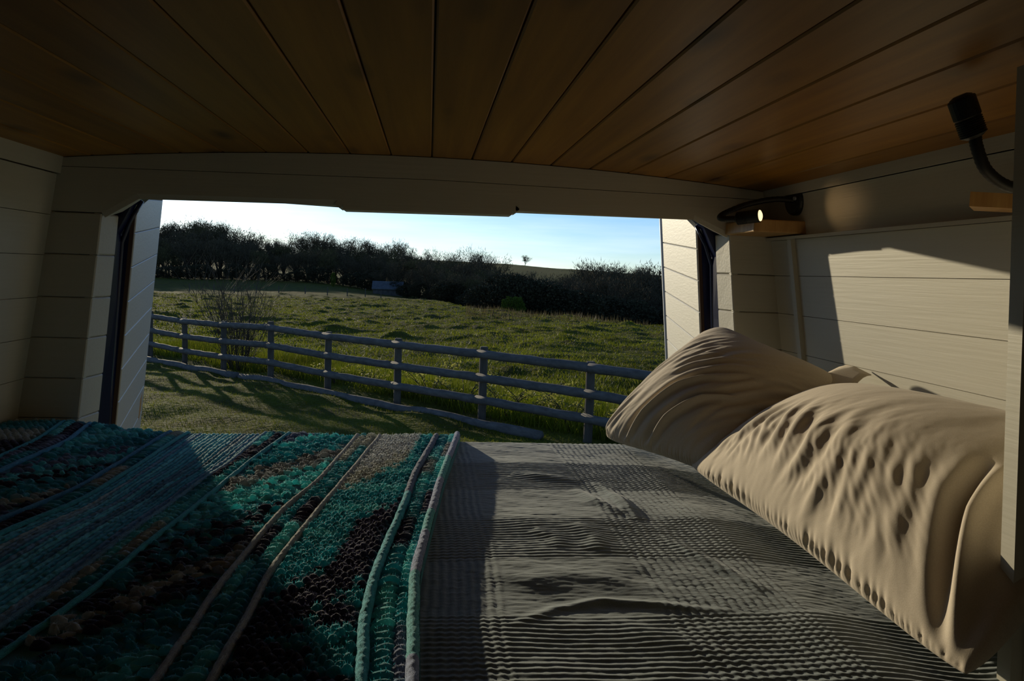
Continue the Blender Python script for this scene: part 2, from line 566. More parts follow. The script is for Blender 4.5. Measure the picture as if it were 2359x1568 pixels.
# doors: hinged at the jambs, swung open past a right angle; boards on the inside
def door(name, s, Hx, Hy, Fx, Fy, ztilt, seams0, label, trim):
    """hinge line (Hx,Hy), free edge (Fx,Fy), positions at z=0; lean = outward slope with height; boards rise by ztilt to the free edge"""
    lean = 0.10
    def pt(u, z, off=0.0):
        x = Hx + (Fx - Hx) * u; y = Hy + (Fy - Hy) * u
        x = x - s * 0 + s * (lean * (0 - z))
        dx, dy = (Fx - Hx), (Fy - Hy); ln = math.hypot(dx, dy)
        nx, ny = (-dy / ln, dx / ln)            # normal pointing to -x side for dy>0
        if s < 0: nx, ny = -nx, -ny
        return (x - nx * off, y - ny * off, z + ztilt * u)
    zb, zt = -1.25, 0.30
    core = []
    for off in (0.012, 0.06):
        for (u, z) in ((-0.02, zb), (1.0, zb), (1.0, zt), (-0.02, zt)):
            core.append(pt(u, z, off))
    Fc = [(0, 1, 2, 3), (7, 6, 5, 4)] + [(i, i + 4, (i + 1) % 4 + 4, (i + 1) % 4) for i in range(4)]
    d = tag(obj(name, core, Fc, M_blue), label, 'door', kind='structure')
    zs = [zt] + [seams0 - 0.0853 * k for k in range(-2, 9)] + [-0.9, zb]
    zs = [z for z in zs if z <= zt]
    for a, b2 in zip(zs[1:], zs[:-1]):
        u0, u1 = 0.0, 1.0
        q = [pt(u0, a + g), pt(u1, a + g), pt(u1, b2 - g), pt(u0, b2 - g)]
        if s > 0: q = [q[1], q[0], q[3], q[2]]
        slab('door_plank', q, 0.012, M_paint_y, d, 0.002)
    wood = [pt(-0.008, zb, 0.003), pt(-0.001, zb, 0.003), pt(-0.001, zt, 0.003), pt(-0.008, zt, 0.003)]
    if s > 0: wood = [wood[1], wood[0], wood[3], wood[2]]
    slab('plank_end_strip', wood, 0.012, M_endgrain, d, 0.0005)
    if trim:
        q = [pt(1.0, zb, -0.006), pt(1.03, zb, -0.006), pt(1.03, 0.175, -0.006), pt(1.0, 0.175, -0.006)]
        if s > 0: q = [q[1], q[0], q[3], q[2]]
        slab('edge_trim', q, 0.05, M_grey_trim, d, 0.003)
    else:
        q = [pt(1.0, zb, 0.0), pt(1.012, zb, 0.0), pt(1.012, 0.165, 0.0), pt(1.0, 0.165, 0.0)]
        if s > 0: q = [q[1], q[0], q[3], q[2]]
        slab('edge_trim', q, 0.05, M_grey_trim, d, 0.002)
        c = [pt(0.86, -0.54, -0.001), pt(0.93, -0.53, -0.001), pt(0.93, -0.46, -0.001), pt(0.86, -0.47, -0.001)]
        slab('latch_recess', c, 0.004, M_block, d, 0.001)
    return d


door('door_1', -1, -0.736, 2.0, -0.868, 2.57, 0.040, 0.066, 'left rear van door swung open, pale planks on its inside', False)
door('door_2', 1, 0.725, 2.0, 0.823, 2.62, 0.043, 0.083, 'right rear van door swung open, sunlit planks and grey edge strip', True)

# bulkhead and floor
tag(obj('wall_front', *box_geo(-1.0, 1.0, Y0 - 0.06, Y0, -1.45, 0.32), M_paint_x), 'bulkhead behind the bed', 'wall', kind='structure')
tag(obj('floor', *box_geo(-1.05, 1.05, Y0 - 0.05, 1.86, -1.50, -1.44), M_floor), 'van floor', 'floor', kind='structure')

# ---------------------------------------------------------------- bed
bed = thing('bed', (0, 1.0, -1.44), 'raised plywood bed platform with mattress across the van', 'bed')
obj('platform', *join([box_geo(-0.92, 0.90, 0.20, 1.745, -0.63, -0.60), box_geo(-0.92, -0.89, 0.2, 1.745, -1.44, -0.63),
                       box_geo(0.87, 0.90, 0.2, 1.745, -1.44, -0.63), box_geo(-0.015, 0.015, 0.2, 1.745, -1.44, -0.63)]), M_hatch, bed)
bevel_box('mattress', -0.905, 0.885, 0.22, 1.745, -0.60, -0.424, mat('mattress_ticking', (0.5, 0.47, 0.42), 0.9), bed, 0.02, 3)

# ribbed grey bedspread -------------------------------------------------
BZ = -0.393


def bed_profile(s):
    """s: distance along the bed from y=0.40; returns y and drop over the rear edge"""
    L0 = 1.325; r = 0.028
    s = np.asarray(s, float)
    y = np.where(s < L0, 0.40 + s, 0); d = np.zeros_like(s)
    a = np.clip((s - L0) / r, 0, math.pi / 2)
    y = np.where(s >= L0, 0.40 + L0 + r * np.sin(a), y)
    d = np.where(s >= L0, r * (1 - np.cos(a)), d)
    ex = np.maximum(s - L0 - r * math.pi / 2, 0)
    return y, d + ex


s_ = np.concatenate([np.arange(0, 1.325, 0.0018), 1.325 + np.linspace(0, 0.20, 60)])
x_ = np.concatenate([np.arange(-0.90, -0.12, 0.04), np.arange(-0.12, 0.88, 0.003)])
Sg, Xg = np.meshgrid(s_, x_, indexing='ij')
Yg, Dg = bed_profile(Sg)
wob = 0.006 * fbm(Xg * 5, Sg * 5, 3)
Xw = Xg + 0.010 * fbm(Xg * 4 + 9, Sg * 3, 5)
Yw = 0.40 + Sg + wob - 0.05 * np.clip(Xg - 0.40, 0, 1)


def bandf(t, edges, soft=0.006):
    r = np.zeros_like(t)
    for a, b in edges: r = np.maximum(r, sstep(a - soft, a + soft, t) * (1 - sstep(b - soft, b + soft, t)))
    return r


ribY = bandf(Yw, [(1.348, 1.540), (1.006, 1.186), (0.62, 0.836), (0.1, 0.3)])
ribX = bandf(Xw, [(-0.085, 0.100), (0.290, 0.470), (0.66, 0.84)])
ph = Yw * 2 * math.pi / 0.0108 + 0.5 * np.sin(Xw * 2 * math.pi / 0.013) * ribX
cor = np.maximum(0, sstep(0, 1, 0.5 + 0.5 * np.sin(ph)))
Zg = BZ + 0.0009 * ribY * (cor - 0.5)
Zg += 0.00065 * ribX * (0.35 + 0.65 * (1 - 0.4 * ribY)) * (np.sin(Xw * 2 * math.pi / 0.0118 + 0.4 * np.sin(Yw * 120)))
Zg += 0.00045 * vn(Xg * 160, Sg * 420, 8) + 0.0006 * vn(Xg * 60, Sg * 240, 18) * (1 - ribY)
# soft unevenness, a few larger rucks and creases
Zg += 0.006 * fbm(Xg * 4.2, Sg * 5, 31, 3)
Zg += 0.0035 * fbm(Xg * 9 + Sg * 7, Sg * 13, 41, 3) * bandf(Xg, [(0.08, 0.36)], 0.08)


def ruck(pts, amp, w, sharp=1.0):
    pts = np.array(pts); best = np.full(Xg.shape, 1e9); tt = np.zeros(Xg.shape)
    n = len(pts) - 1
    for i in range(n):
        a = pts[i]; b = pts[i + 1]; d = b - a; l2 = (d ** 2).sum()
        t = np.clip(((Xg - a[0]) * d[0] + (0.40 + Sg - a[1]) * d[1]) / l2, 0, 1)
        dd = np.hypot(Xg - a[0] - t * d[0], 0.40 + Sg - a[1] - t * d[1])
        u = dd < best
        best = np.where(u, dd, best); tt = np.where(u, (i + t) / n, tt)
    return amp * np.exp(-(best / w) ** 2) * np.sin(np.clip(tt, 0, 1) * math.pi) ** 0.6


Zg += ruck([(0.10, 0.81), (0.16, 0.855), (0.22, 0.875), (0.29, 0.862), (0.37, 0.842)], 0.0035, 0.008)
Zg += ruck([(0.12, 0.93), (0.19, 0.95), (0.27, 0.93)], 0.0025, 0.022)
Zg += ruck([(0.17, 1.46), (0.23, 1.435), (0.30, 1.40)], 0.0055, 0.020)
Zg += ruck([(0.33, 1.40), (0.345, 1.28), (0.35, 1.17)], 0.008, 0.014)
Zg += ruck([(0.28, 1.36), (0.30, 1.27), (0.33, 1.20)], 0.006, 0.012)
Zg += ruck([(0.17, 1.13), (0.20, 1.09), (0.20, 1.04)], 0.004, 0.016)
Zg += ruck([(0.235, 1.15), (0.26, 1.09), (0.25, 1.03)], 0.0045, 0.016)
Zg += ruck([(0.36, 1.10), (0.40, 1.00), (0.44, 0.90)], 0.005, 0.012)
Zg -= 0.022 * sstep(0.44, 0.62, Xg)
Zg = Zg - Dg
sp = tag(obj('bedspread', np.stack([Xg, Yg, Zg], -1).reshape(-1, 3), grid_faces(*Xg.shape)[:, ::-1],
             None, smooth=True), 'grey green cotton bedspread with ribbed checks spread over the mattress', 'bedspread')
M_cot, nzc, crc = noise_col(mat('grey_green_cotton', rough=0.95, spec=0.15), (0.155, 0.200, 0.208), (0.225, 0.275, 0.285), 900, (1, 1, 1), 3, 0.3, 0.7, 0.3, 0.0005)
P(M_cot).inputs['Sheen Weight'].default_value = 0.25
sp.data.materials.append(M_cot)

# ---------------------------------------------------------------- crocheted blanket
# the raised cords: (x, y) along each, from the rear edge towards the near end
CORDS = [
    [(0.078, 1.80), (0.074, 1.713), (0.032, 1.357), (0.006, 1.081), (-0.008, 0.918), (-0.007, 0.781), (-0.005, 0.66), (-0.003, 0.4)],
    [(0.030, 1.80), (0.026, 1.71), (-0.015, 1.405), (-0.031, 1.185), (-0.049, 1.026), (-0.057, 0.908), (-0.06, 0.815), (-0.056, 0.734), (-0.051, 0.665), (-0.048, 0.4)],
    [(-0.098, 1.80), (-0.103, 1.693), (-0.136, 1.377), (-0.162, 1.167), (-0.184, 0.959), (-0.185, 0.858), (-0.185, 0.763), (-0.186, 0.674), (-0.188, 0.4)],
    [(-0.148, 1.80), (-0.152, 1.7), (-0.171, 1.476), (-0.184, 1.321), (-0.207, 1.235), (-0.22, 1.127), (-0.228, 1.014), (-0.236, 0.867), (-0.235, 0.772), (-0.235, 0.674), (-0.236, 0.4)],
    [(-0.298, 1.80), (-0.304, 1.7), (-0.331, 1.47), (-0.341, 1.315), (-0.351, 1.164), (-0.364, 1.037), (-0.373, 0.914), (-0.385, 0.799), (-0.396, 0.741), (-0.42, 0.4)],
    [(-0.352, 1.80), (-0.355, 1.706), (-0.365, 1.456), (-0.383, 1.325), (-0.396, 1.13), (-0.414, 0.92), (-0.425, 0.796), (-0.46, 0.4)],
    [(-0.522, 1.80), (-0.522, 1.714), (-0.523, 1.428), (-0.532, 1.243), (-0.566, 1.066), (-0.60, 0.8), (-0.63, 0.4)],
    [(-0.56, 1.80), (-0.56, 1.712), (-0.56, 1.524), (-0.563, 1.3), (-0.595, 1.122), (-0.64, 0.8), (-0.67, 0.4)],
    [(-0.735, 1.80), (-0.728, 1.72), (-0.703, 1.563), (-0.709, 1.34), (-0.735, 1.1), (-0.78, 0.8), (-0.81, 0.4)],
    [(-0.79, 1.80), (-0.785, 1.74), (-0.755, 1.568), (-0.748, 1.408), (-0.775, 1.1), (-0.82, 0.8), (-0.85, 0.4)],
    [(-0.895, 1.80), (-0.895, 0.4)],
]


def cordx(k, y):
    p = np.array(CORDS[k])[::-1]
    x = np.interp(y, p[:, 1], p[:, 0])
    x2 = (np.interp(y - 0.04, p[:, 1], p[:, 0]) + np.interp(y + 0.04, p[:, 1], p[:, 0])) / 2
    return (x + 2 * x2) / 3


def bl_pos(x, s, h):
    """x, s arrays on the blanket; h height above its underside; the blanket rolls over the bed's rear edge"""
    x = np.asarray(x, float); s = np.asarray(s, float); h = np.asarray(h, float)
    L0 = 1.318; r = 0.030
    a = np.clip((s - L0) / r, 0, math.pi / 2)
    ex = np.maximum(s - L0 - r * math.pi / 2, 0)
    y = np.where(s < L0, 0.40 + s, 0.40 + L0) + (r + h) * np.sin(a) * (s >= L0)
    z = BZ + 0.003 + np.where(s < L0, h, (r + h) * np.cos(a) - r) - ex
    z = z + 0.020 * sstep(0.52, 0.80, -x) + 0.004 * fbm(x * 6, s * 6, 77, 2)
    return np.stack([x, y, z], -1)


TEAL = np.array((0.050, 0.400, 0.460)); TURQ = np.array((0.18, 0.70, 0.72)); NAVY = np.array((0.060, 0.058, 0.110))
CREAMY = np.array((0.66, 0.67, 0.60)); LILAC = np.array((0.30, 0.36, 0.54)); BLUE = np.array((0.06, 0.26, 0.42)); GREY = np.array((0.60, 0.62, 0.62))
PAL = np.array([TEAL, NAVY, TURQ, CREAMY * 0.8, TEAL, LILAC * 0.7, NAVY, TEAL, TURQ, TEAL, GREY * 0.6])


def yarn(a, seed):
    """variegated yarn: colour as a function of the running length a"""
    t = a * 1.0 + 50
    i = np.floor(t); f = sstep(0.75, 1.0, t - i)
    k1 = (hsh(i, i * 0 + seed, 3) * 10.99).astype(int); k2 = (hsh(i + 1, i * 0 + seed, 3) * 10.99).astype(int)
    return PAL[k1] * (1 - f)[..., None] + PAL[k2] * f[..., None]


# one puff: a dome of 5 rings, unit size
SEG, RNG = 10, 4
dome = [(0, 0, 1)]
for r_ in range(1, RNG + 1):
    th = r_ / RNG * math.pi * 0.60
    for k in range(SEG):
        a = 2 * math.pi * (k + 0.5 * (r_ % 2)) / SEG
        dome.append((math.sin(th) * math.cos(a), math.sin(th) * math.sin(a), math.cos(th)))
dome = np.array(dome)
dface = [(0, 1 + k, 1 + (k + 1) % SEG) for k in range(SEG)]
for r_ in range(RNG - 1):
    for k in range(SEG):
        a = 1 + r_ * SEG + k; b = 1 + r_ * SEG + (k + 1) % SEG; c = a + SEG; d = b + SEG
        dface += [(a, c, b), (b, c, d)] if (r_ % 2) == 0 else [(a, c, d), (a, d, b)]
dface = np.array(dface)


def puffs(name, x, s, rx, ry, rz, ang, cols, parent, m, h0=0.008):
    """many woollen stitches with their fuzz joined into one part"""
    n = len(x)
    if n == 0: return
    D = dome[None] * (1 + 0.16 * (rng.random((n, len(dome), 1)) - 0.5) * np.array([1, 1, 1.3]))
    dx = D[..., 0] * rx[:, None]; dy = D[..., 1] * ry[:, None]; dz = D[..., 2] * rz[:, None]
    ca, sa = np.cos(ang)[:, None], np.sin(ang)[:, None]
    X = x[:, None] + dx * ca - dy * sa; Sx = s[:, None] + dx * sa + dy * ca
    V = bl_pos(X, Sx, h0 + dz)
    nv = len(dome)
    F1 = (dface[None] + (np.arange(n) * nv)[:, None, None]).reshape(-1, 3)
    cols = np.clip(cols * 1.25 + 0.008, 0, 0.85)
    C1 = np.repeat(cols, nv, 0) * (0.8 + 0.4 * rng.random((n * nv, 1)))
    # fuzz: thin slivers standing off the dome
    nf = 60
    idx = rng.integers(0, 1 + 3 * SEG, (n, nf))
    base = np.take_along_axis(V, idx[..., None], 1)
    nrm = np.take_along_axis(D, idx[..., None], 1) * np.stack([1 / rx, 1 / ry, 1 / rz], -1)[:, None] * 0.006
    nrm = nrm / (np.linalg.norm(nrm, axis=-1, keepdims=True) + 1e-9) + 0.9 * (rng.random((n, nf, 3)) - 0.5)
    ln = 0.0012 + 0.0030 * rng.random((n, nf, 1)) ** 1.5
    side = rng.normal(size=(n, nf, 3)); side /= np.linalg.norm(side, axis=-1, keepdims=True)
    p0 = base - side * 0.00018; p1 = base + side * 0.00018; p2 = base + nrm * ln
    FV = np.stack([p0, p1, p2], 2).reshape(-1, 3)
    FF = np.arange(len(FV)).reshape(-1, 3) + n * nv
    FC = np.repeat(cols, nf * 3, 0)
    VV = np.concatenate([V.reshape(-1, 3), FV]); CC = np.concatenate([C1, FC])
    o = obj(name, VV, np.concatenate([F1, FF]), m, parent, True, np.clip(CC, 0, 1))
    o['kind'] = 'stuff'
    return o


M_wool = attr_mat('variegated_wool', 0.95, 0.55, 0.6, 900, 0.0015, 0.5)
M_wool2 = attr_mat('felted_wool', 0.95, 0.2, 0.6, 900, 0.0015, 0.0)
blanket = thing('crochet_blanket', (-0.4, 1.1, BZ), 'chunky crocheted wool blanket in teal, navy and cream stripes lying over the bed', 'blanket')
SMAX = 1.44
# backing cloth under the stitches
sb = np.linspace(0, SMAX, 200); ub = np.linspace(0, 1, 90)
Sb, Ub = np.meshgrid(sb, ub, indexing='ij')
yb_ = np.minimum(0.40 + Sb, 1.75)
Xb = cordx(0, yb_) * (1 - Ub) + cordx(10, yb_) * Ub
edge = np.minimum(Ub / 0.012, 1)
VB = bl_pos(Xb, Sb, 0.002 + 0.008 * edge)
obj('backing', VB.reshape(-1, 3), grid_faces(*Xb.shape), M_wool, blanket, True, np.repeat((TEAL * 1.0)[None], VB.reshape(-1, 3).shape[0], 0))


def ucoord(a, b, s, u):
    y = np.minimum(0.40 + s, 1.75)
    return cordx(a, y) * (1 - u) + cordx(b, y) * u


def keep(x): return x > -0.905


def bobble_panel(a, b, cols, rows_pitch, colfn, name, r=0.0078, h=0.010, margin=0.07):
    xs, ss, cc = [], [], []
    nr = int(SMAX / rows_pitch)
    for i in range(nr):
        s = np.full(cols, i * rows_pitch) + rng.normal(0, 0.0009, cols)
        u = (np.arange(cols) + 0.5 + 0.5 * (i % 2) - 0.25) / cols
        u = margin + u * (1 - 2 * margin)
        x = ucoord(a, b, s, u) + rng.normal(0, 0.0007, cols)
        xs.append(x); ss.append(s); cc.append(colfn(u, s, i))
    x = np.concatenate(xs); s = np.concatenate(ss); c = np.concatenate(cc)
    k = keep(x); x, s, c = x[k], s[k], c[k]; n = len(x)
    j = lambda v, q: v * (1 + q * rng.normal(size=n))
    return puffs(name, x, s, j(r, 0.08), j(r * 0.86, 0.08), j(h, 0.12), rng.normal(0, 0.25, n), c, blanket, M_wool)


def col_main(u, s, i):
    y = 0.40 + s + 0.06 * (u - 0.5) + 0.03 * math.sin(i * 2.1)
    c = np.zeros((len(u), 3))
    q = y + 0.22 * u
    for k in range(len(u)):
        t = q[k]
        if t > 1.50 and u[k] > 0.25: c[k] = GREY if t > 1.62 else CREAMY * 0.8
        elif t > 1.22: c[k] = TEAL if (i // 3) % 3 else TURQ * 0.8
        elif t > 1.06: c[k] = TEAL if u[k] > 0.45 else NAVY * 1.2
        elif t > 0.90: c[k] = NAVY
        else: c[k] = TEAL * 0.9 if (i // 4 + (u[k] < 0.4)) % 3 else NAVY
    return c


bobble_panel(1, 2, 9, 0.0122, col_main, 'bobble_stitches')
bobble_panel(9, 10, 8, 0.0125, lambda u, s, i: yarn(np.full(len(u), i * 0.13) + 0.25 * u, 5), 'bobble_stitches', 0.0085)


def fan_panel(a, b, cols, seed, name):
    xs, ss, cc = [], [], []
    pitch = 0.0108
    for i in range(int(SMAX / pitch)):
        m_ = cols
        s = np.full(m_, i * pitch) + rng.normal(0, 0.0022, m_)
        u = (np.arange(m_) + 0.5 + 0.5 * ((i // 2) % 2) - 0.25) / m_
        u = np.clip(0.05 + 0.90 * u + rng.normal(0, 0.015, m_), 0.03, 0.97)
        xs.append(ucoord(a, b, s, u)); ss.append(s)
        cc.append(yarn(i * 0.17 + np.arange(m_) * 0.45 + rng.normal(0, 0.35, m_), seed))
    x = np.concatenate(xs); s = np.concatenate(ss); c = np.concatenate(cc)
    k = keep(x) & (rng.random(len(x)) > 0.10); x, s, c = x[k], s[k], c[k]; n = len(x)
    return puffs(name, x, s, 0.0115 * (1 + 0.2 * rng.normal(size=n)), 0.0055 * (1 + 0.15 * rng.normal(size=n)),
                 0.0085 * (1 + 0.25 * rng.normal(size=n)), rng.normal(0, 0.45, n), c, blanket, M_wool, 0.007)


fan_panel(3, 4, 8, 11, 'shell_stitches')
fan_panel(7, 8, 8, 12, 'shell_stitches')


def chunk_panel(a, b, lanes, seed, name, pitch=0.0135):
    xs, ss, cc, rr = [], [], [], []
    for (u0, rx, tilt) in lanes:
        for i in range(int(SMAX / pitch)):
            s = i * pitch + rng.normal(0, 0.001)
            xs.append(ucoord(a, b, np.array(s), u0)); ss.append(s); rr.append((rx, tilt))
            cc.append(yarn(np.array([i * 0.11 + u0 * 3.0]), seed)[0])
    x = np.array(xs, float); s = np.array(ss); c = np.array(cc); rr = np.array(rr)
    k = keep(x); x, s, c, rr = x[k], s[k], c[k], rr[k]; n = len(x)
    return puffs(name, x, s, rr[:, 0] * (1 + 0.08 * rng.normal(size=n)), 0.0068 * (1 + 0.1 * rng.normal(size=n)),
                 0.0095 * (1 + 0.12 * rng.normal(size=n)), rr[:, 1] + rng.normal(0, 0.12, n), c, blanket, M_wool)


chunk_panel(0, 1, [(0.62, 0.016, 0.35), (0.24, 0.009, -0.2)], 22, 'rope_stitches')
chunk_panel(2, 3, [(0.36, 0.013, 0.35), (0.72, 0.011, 0.3)], 27, 'rope_stitches')
chunk_panel(4, 5, [(0.36, 0.013, 0.35), (0.72, 0.011, 0.3)], 31, 'rope_stitches')
chunk_panel(6, 7, [(0.5, 0.017, 0.35)], 37, 'rope_stitches')
chunk_panel(8, 9, [(0.36, 0.014, 0.35), (0.72, 0.012, 0.3)], 41, 'rope_stitches')

# fine ridged panel between two cords: each ridge a part of its own
NR = 17
sr = np.linspace(0, SMAX, 620)
for k in range(NR):
    ws = np.linspace(-1, 1, 6)
    Sr, Wr = np.meshgrid(sr, ws, indexing='ij')
    u = (k + 0.5 + Wr * 0.5) / NR
    u = 0.02 + 0.96 * u
    X = ucoord(5, 6, Sr, u)
    H = 0.008 + 0.0046 * np.sqrt(np.clip(1 - Wr ** 2, 0, 1)) + 0.0028 * vn(Sr * 190, Wr * 2 + k * 5, 55) + 0.002 * vn(Sr * 20, Wr * 0 + k, 58)
    c = yarn(Sr * 2.2 + k * 0.77, 60 + k) * 0.55 + TEAL * 0.32
    c = c * (0.75 + 0.5 * (vn(Sr * 300, Wr * 3, 71) + 0.5))[..., None]
    obj('ridge', bl_pos(X, Sr, H).reshape(-1, 3), grid_faces(*X.shape), M_wool2, blanket, True, np.clip(c.reshape(-1, 3), 0, 1))

# raised cords
cord_cols = [
    lambda s: np.where((vn(s * 7, s * 0 + 1, 91) > 0.05)[..., None], TURQ * 0.75, LILAC * 1.1),
    lambda s: np.where((s > 0.86)[..., None], LILAC * 0.55, TEAL * 1.15),
    lambda s: np.repeat((CREAMY * 0.62)[None], s.size, 0).reshape(*s.shape, 3),
    lambda s: np.repeat((CREAMY * 0.60)[None], s.size, 0).reshape(*s.shape, 3),
    lambda s: np.repeat((TEAL * 1.05)[None], s.size, 0).reshape(*s.shape, 3),
    lambda s: np.repeat((0.5 * TEAL + 0.4 * LILAC)[None], s.size, 0).reshape(*s.shape, 3),
    lambda s: np.repeat((TEAL * 0.9)[None], s.size, 0).reshape(*s.shape, 3),
    lambda s: np.repeat((BLUE * 0.9)[None], s.size, 0).reshape(*s.shape, 3),
    lambda s: np.repeat((BLUE * 1.0)[None], s.size, 0).reshape(*s.shape, 3),
    lambda s: np.repeat((TEAL * 0.8)[None], s.size, 0).reshape(*s.shape, 3),
]
for k in range(10):
    thin = 1.0 if k < 2 else (0.66 if k < 4 else 0.58)
    SC = 9
    sc_ = np.linspace(0, SMAX - 0.02, 520)
    Sr, A = np.meshgrid(sc_, np.arange(SC) / (SC - 1) * math.pi * 1.16 - 0.08 * math.pi, indexing='ij')
    rad = 0.0066 * thin * (1 + 0.18 * vn(Sr * 160, A * 2, 33 + k) + 0.10 * vn(Sr * 420, A * 4, 36 + k))
    y = np.minimum(0.40 + Sr, 1.75)
    X = cordx(k, y) + 0.0012 * vn(Sr * 18, Sr * 0 + k, 44) + np.cos(A) * rad
    H = (0.0125 if k else 0.0165) + np.sin(A) * rad * 1.25
    c = 0.85 * cord_cols[k](Sr) * (0.75 + 0.5 * (vn(Sr * 350, A * 5, 81 + k) + 0.5))[..., None]
    Vc = bl_pos(X, Sr, H).reshape(-1, 3); Cc = c.reshape(-1, 3)
    Fq = grid_faces(*X.shape)[:, ::-1]
    Ft = np.concatenate([Fq[:, [0, 1, 2]], Fq[:, [0, 2, 3]]])
    nf = 5000
    i = rng.integers(0, len(Vc), nf)
    a_ = A.reshape(-1)[i]
    nr_ = np.stack([np.cos(a_), np.zeros(nf), np.sin(a_)], -1) + 0.9 * (rng.random((nf, 3)) - 0.5)
    side = rng.normal(size=(nf, 3)); side /= np.linalg.norm(side, axis=-1, keepdims=True)
    fz = np.stack([Vc[i] - side * 0.00014, Vc[i] + side * 0.00014, Vc[i] + nr_ * (0.001 + 0.0025 * rng.random((nf, 1)) ** 2)], 1).reshape(-1, 3)
    VV = np.concatenate([Vc, fz]); FF = np.concatenate([Ft, np.arange(3 * nf).reshape(-1, 3) + len(Vc)])
    CC = np.concatenate([Cc, np.repeat(Cc[i], 3, 0)])
    if k == 9 or k == 8:
        kp = VV[FF].min(axis=(1,))[:, 0] > -0.905
        FF = FF[kp]
    obj('cord', VV, FF, M_wool2, blanket, True, np.clip(CC, 0, 1))
# rounded skirt under the border cord so the blanket's side is closed
Sr, Wr = np.meshgrid(sc_, np.linspace(0, 1, 5), indexing='ij')
y = np.minimum(0.40 + Sr, 1.75)
X = cordx(0, y) + 0.0075 - 0.002 * (Wr - 0.5) ** 2
H = -0.002 + 0.018 * Wr
obj('side_edge', bl_pos(X, Sr, H).reshape(-1, 3), grid_faces(*X.shape)[:, ::-1], M_wool, blanket, True,
    np.repeat((TEAL * 1.0)[None], X.size, 0))

# ---------------------------------------------------------------- pillows
M_linen, _, _ = noise_col(mat('beige_linen', rough=0.9, spec=0.15), (0.56, 0.475, 0.365), (0.64, 0.555, 0.44), 700, (1, 1, 1), 3, 0.3, 0.7, 0.25, 0.0004)
P(M_linen).inputs['Sheen Weight'].default_value = 0.1


def resample(A, nu, nv):
    u = np.linspace(0, A.shape[0] - 1, nu); v = np.linspace(0, A.shape[1] - 1, nv)
    i = np.minimum(u.astype(int), A.shape[0] - 2); j = np.minimum(v.astype(int), A.shape[1] - 2)
    def cub(A, i, f, ax):
        g_ = lambda o: np.take(A, np.clip(i + o, 0, A.shape[ax] - 1), ax)
        sh = [1] * A.ndim; sh[ax] = -1; f = f.reshape(sh)
        a, b, c, d = g_(-1), g_(0), g_(1), g_(2)
        return 0.5 * (2 * b + (c - a) * f + (2 * a - 5 * b + 4 * c - d) * f ** 2 + (3 * b - 3 * c + d - a) * f ** 3)
    return cub(cub(A, i, u - i, 0), j, v - j, 1)


def buckle(P0, ang, ex, iters, seed, amp, kb):
    """relax a cloth whose rest lengths exceed the form P0 by the strain ex across direction ang; returns the displacement"""
    nu, nv = P0.shape[:2]
    du = np.gradient(P0, axis=0); dv = np.gradient(P0, axis=1)
    Nn = np.cross(du, dv); Nn /= np.linalg.norm(Nn, axis=-1, keepdims=True) + 1e-12
    if Nn[nu // 2, nv // 2, 2] < 0: Nn = -Nn
    r = np.random.default_rng(seed)
    ui, vi = np.meshgrid(np.linspace(0, 1, nu), np.linspace(0, 1, nv), indexing='ij')
    X = P0 + Nn * (amp * r.normal(size=(nu, nv)) + 2.5 * amp * fbm(ui * 16 - vi * 3, vi * 4, seed + 7, 3))[..., None]
    # direction of the strain in each edge family: ang = direction of the folds in the cloth plane
    lu = np.linalg.norm(du, axis=-1).mean(); lv = np.linalg.norm(dv, axis=-1).mean()
    nx_, ny_ = -np.sin(ang), np.cos(ang)
    fam = []
    for (a, b, da) in (((slice(1, None), slice(None)), (slice(None, -1), slice(None)), (lu, 0)), ((slice(None), slice(1, None)), (slice(None), slice(None, -1)), (0, lv)),
                       ((slice(1, None), slice(1, None)), (slice(None, -1), slice(None, -1)), (lu, lv)), ((slice(1, None), slice(None, -1)), (slice(None, -1), slice(1, None)), (lu, -lv))):
        l0 = np.linalg.norm(P0[a] - P0[b], axis=-1)
        h = math.hypot(*da)
        cq = ((nx_[b] * da[0] + ny_[b] * da[1]) / h) ** 2
        e = ex[b] * (cq - 0.7 * (1 - cq))              # loose across the folds, taut along them
        fam.append((a, b, l0 * (1 + e)))
    rim = np.ones((nu, nv, 1)); w = max(2, nu // 60)
    rim[0] = rim[-1] = 0; rim[:, 0] = rim[:, -1] = 0
    for it in range(iters):
        C = np.zeros_like(X)
        for a, b, l0 in fam:
            d = X[a] - X[b]; l = np.linalg.norm(d, axis=-1)
            c = (0.5 * (l - l0) / (l + 1e-9))[..., None] * d
            C[b] += c; C[a] -= c
        X = X + 0.24 * C * rim
        D = X - P0
        for _ in range(kb):
            Lp = np.zeros_like(D)
            Lp[1:-1, 1:-1] = (D[2:, 1:-1] + D[:-2, 1:-1] + D[1:-1, 2:] + D[1:-1, :-2]) * 0.25 - D[1:-1, 1:-1]
            L2 = np.zeros_like(D)
            L2[2:-2, 2:-2] = (Lp[3:-1, 2:-2] + Lp[1:-3, 2:-2] + Lp[2:-2, 3:-1] + Lp[2:-2, 1:-3]) * 0.25 - Lp[2:-2, 2:-2]
            D = D - 0.24 * L2 * rim
        dn = (D * Nn).sum(-1, keepdims=True) * Nn
        D = dn * 0.997 + (D - dn) * 0.985
        X = P0 + D * rim
    return X - P0


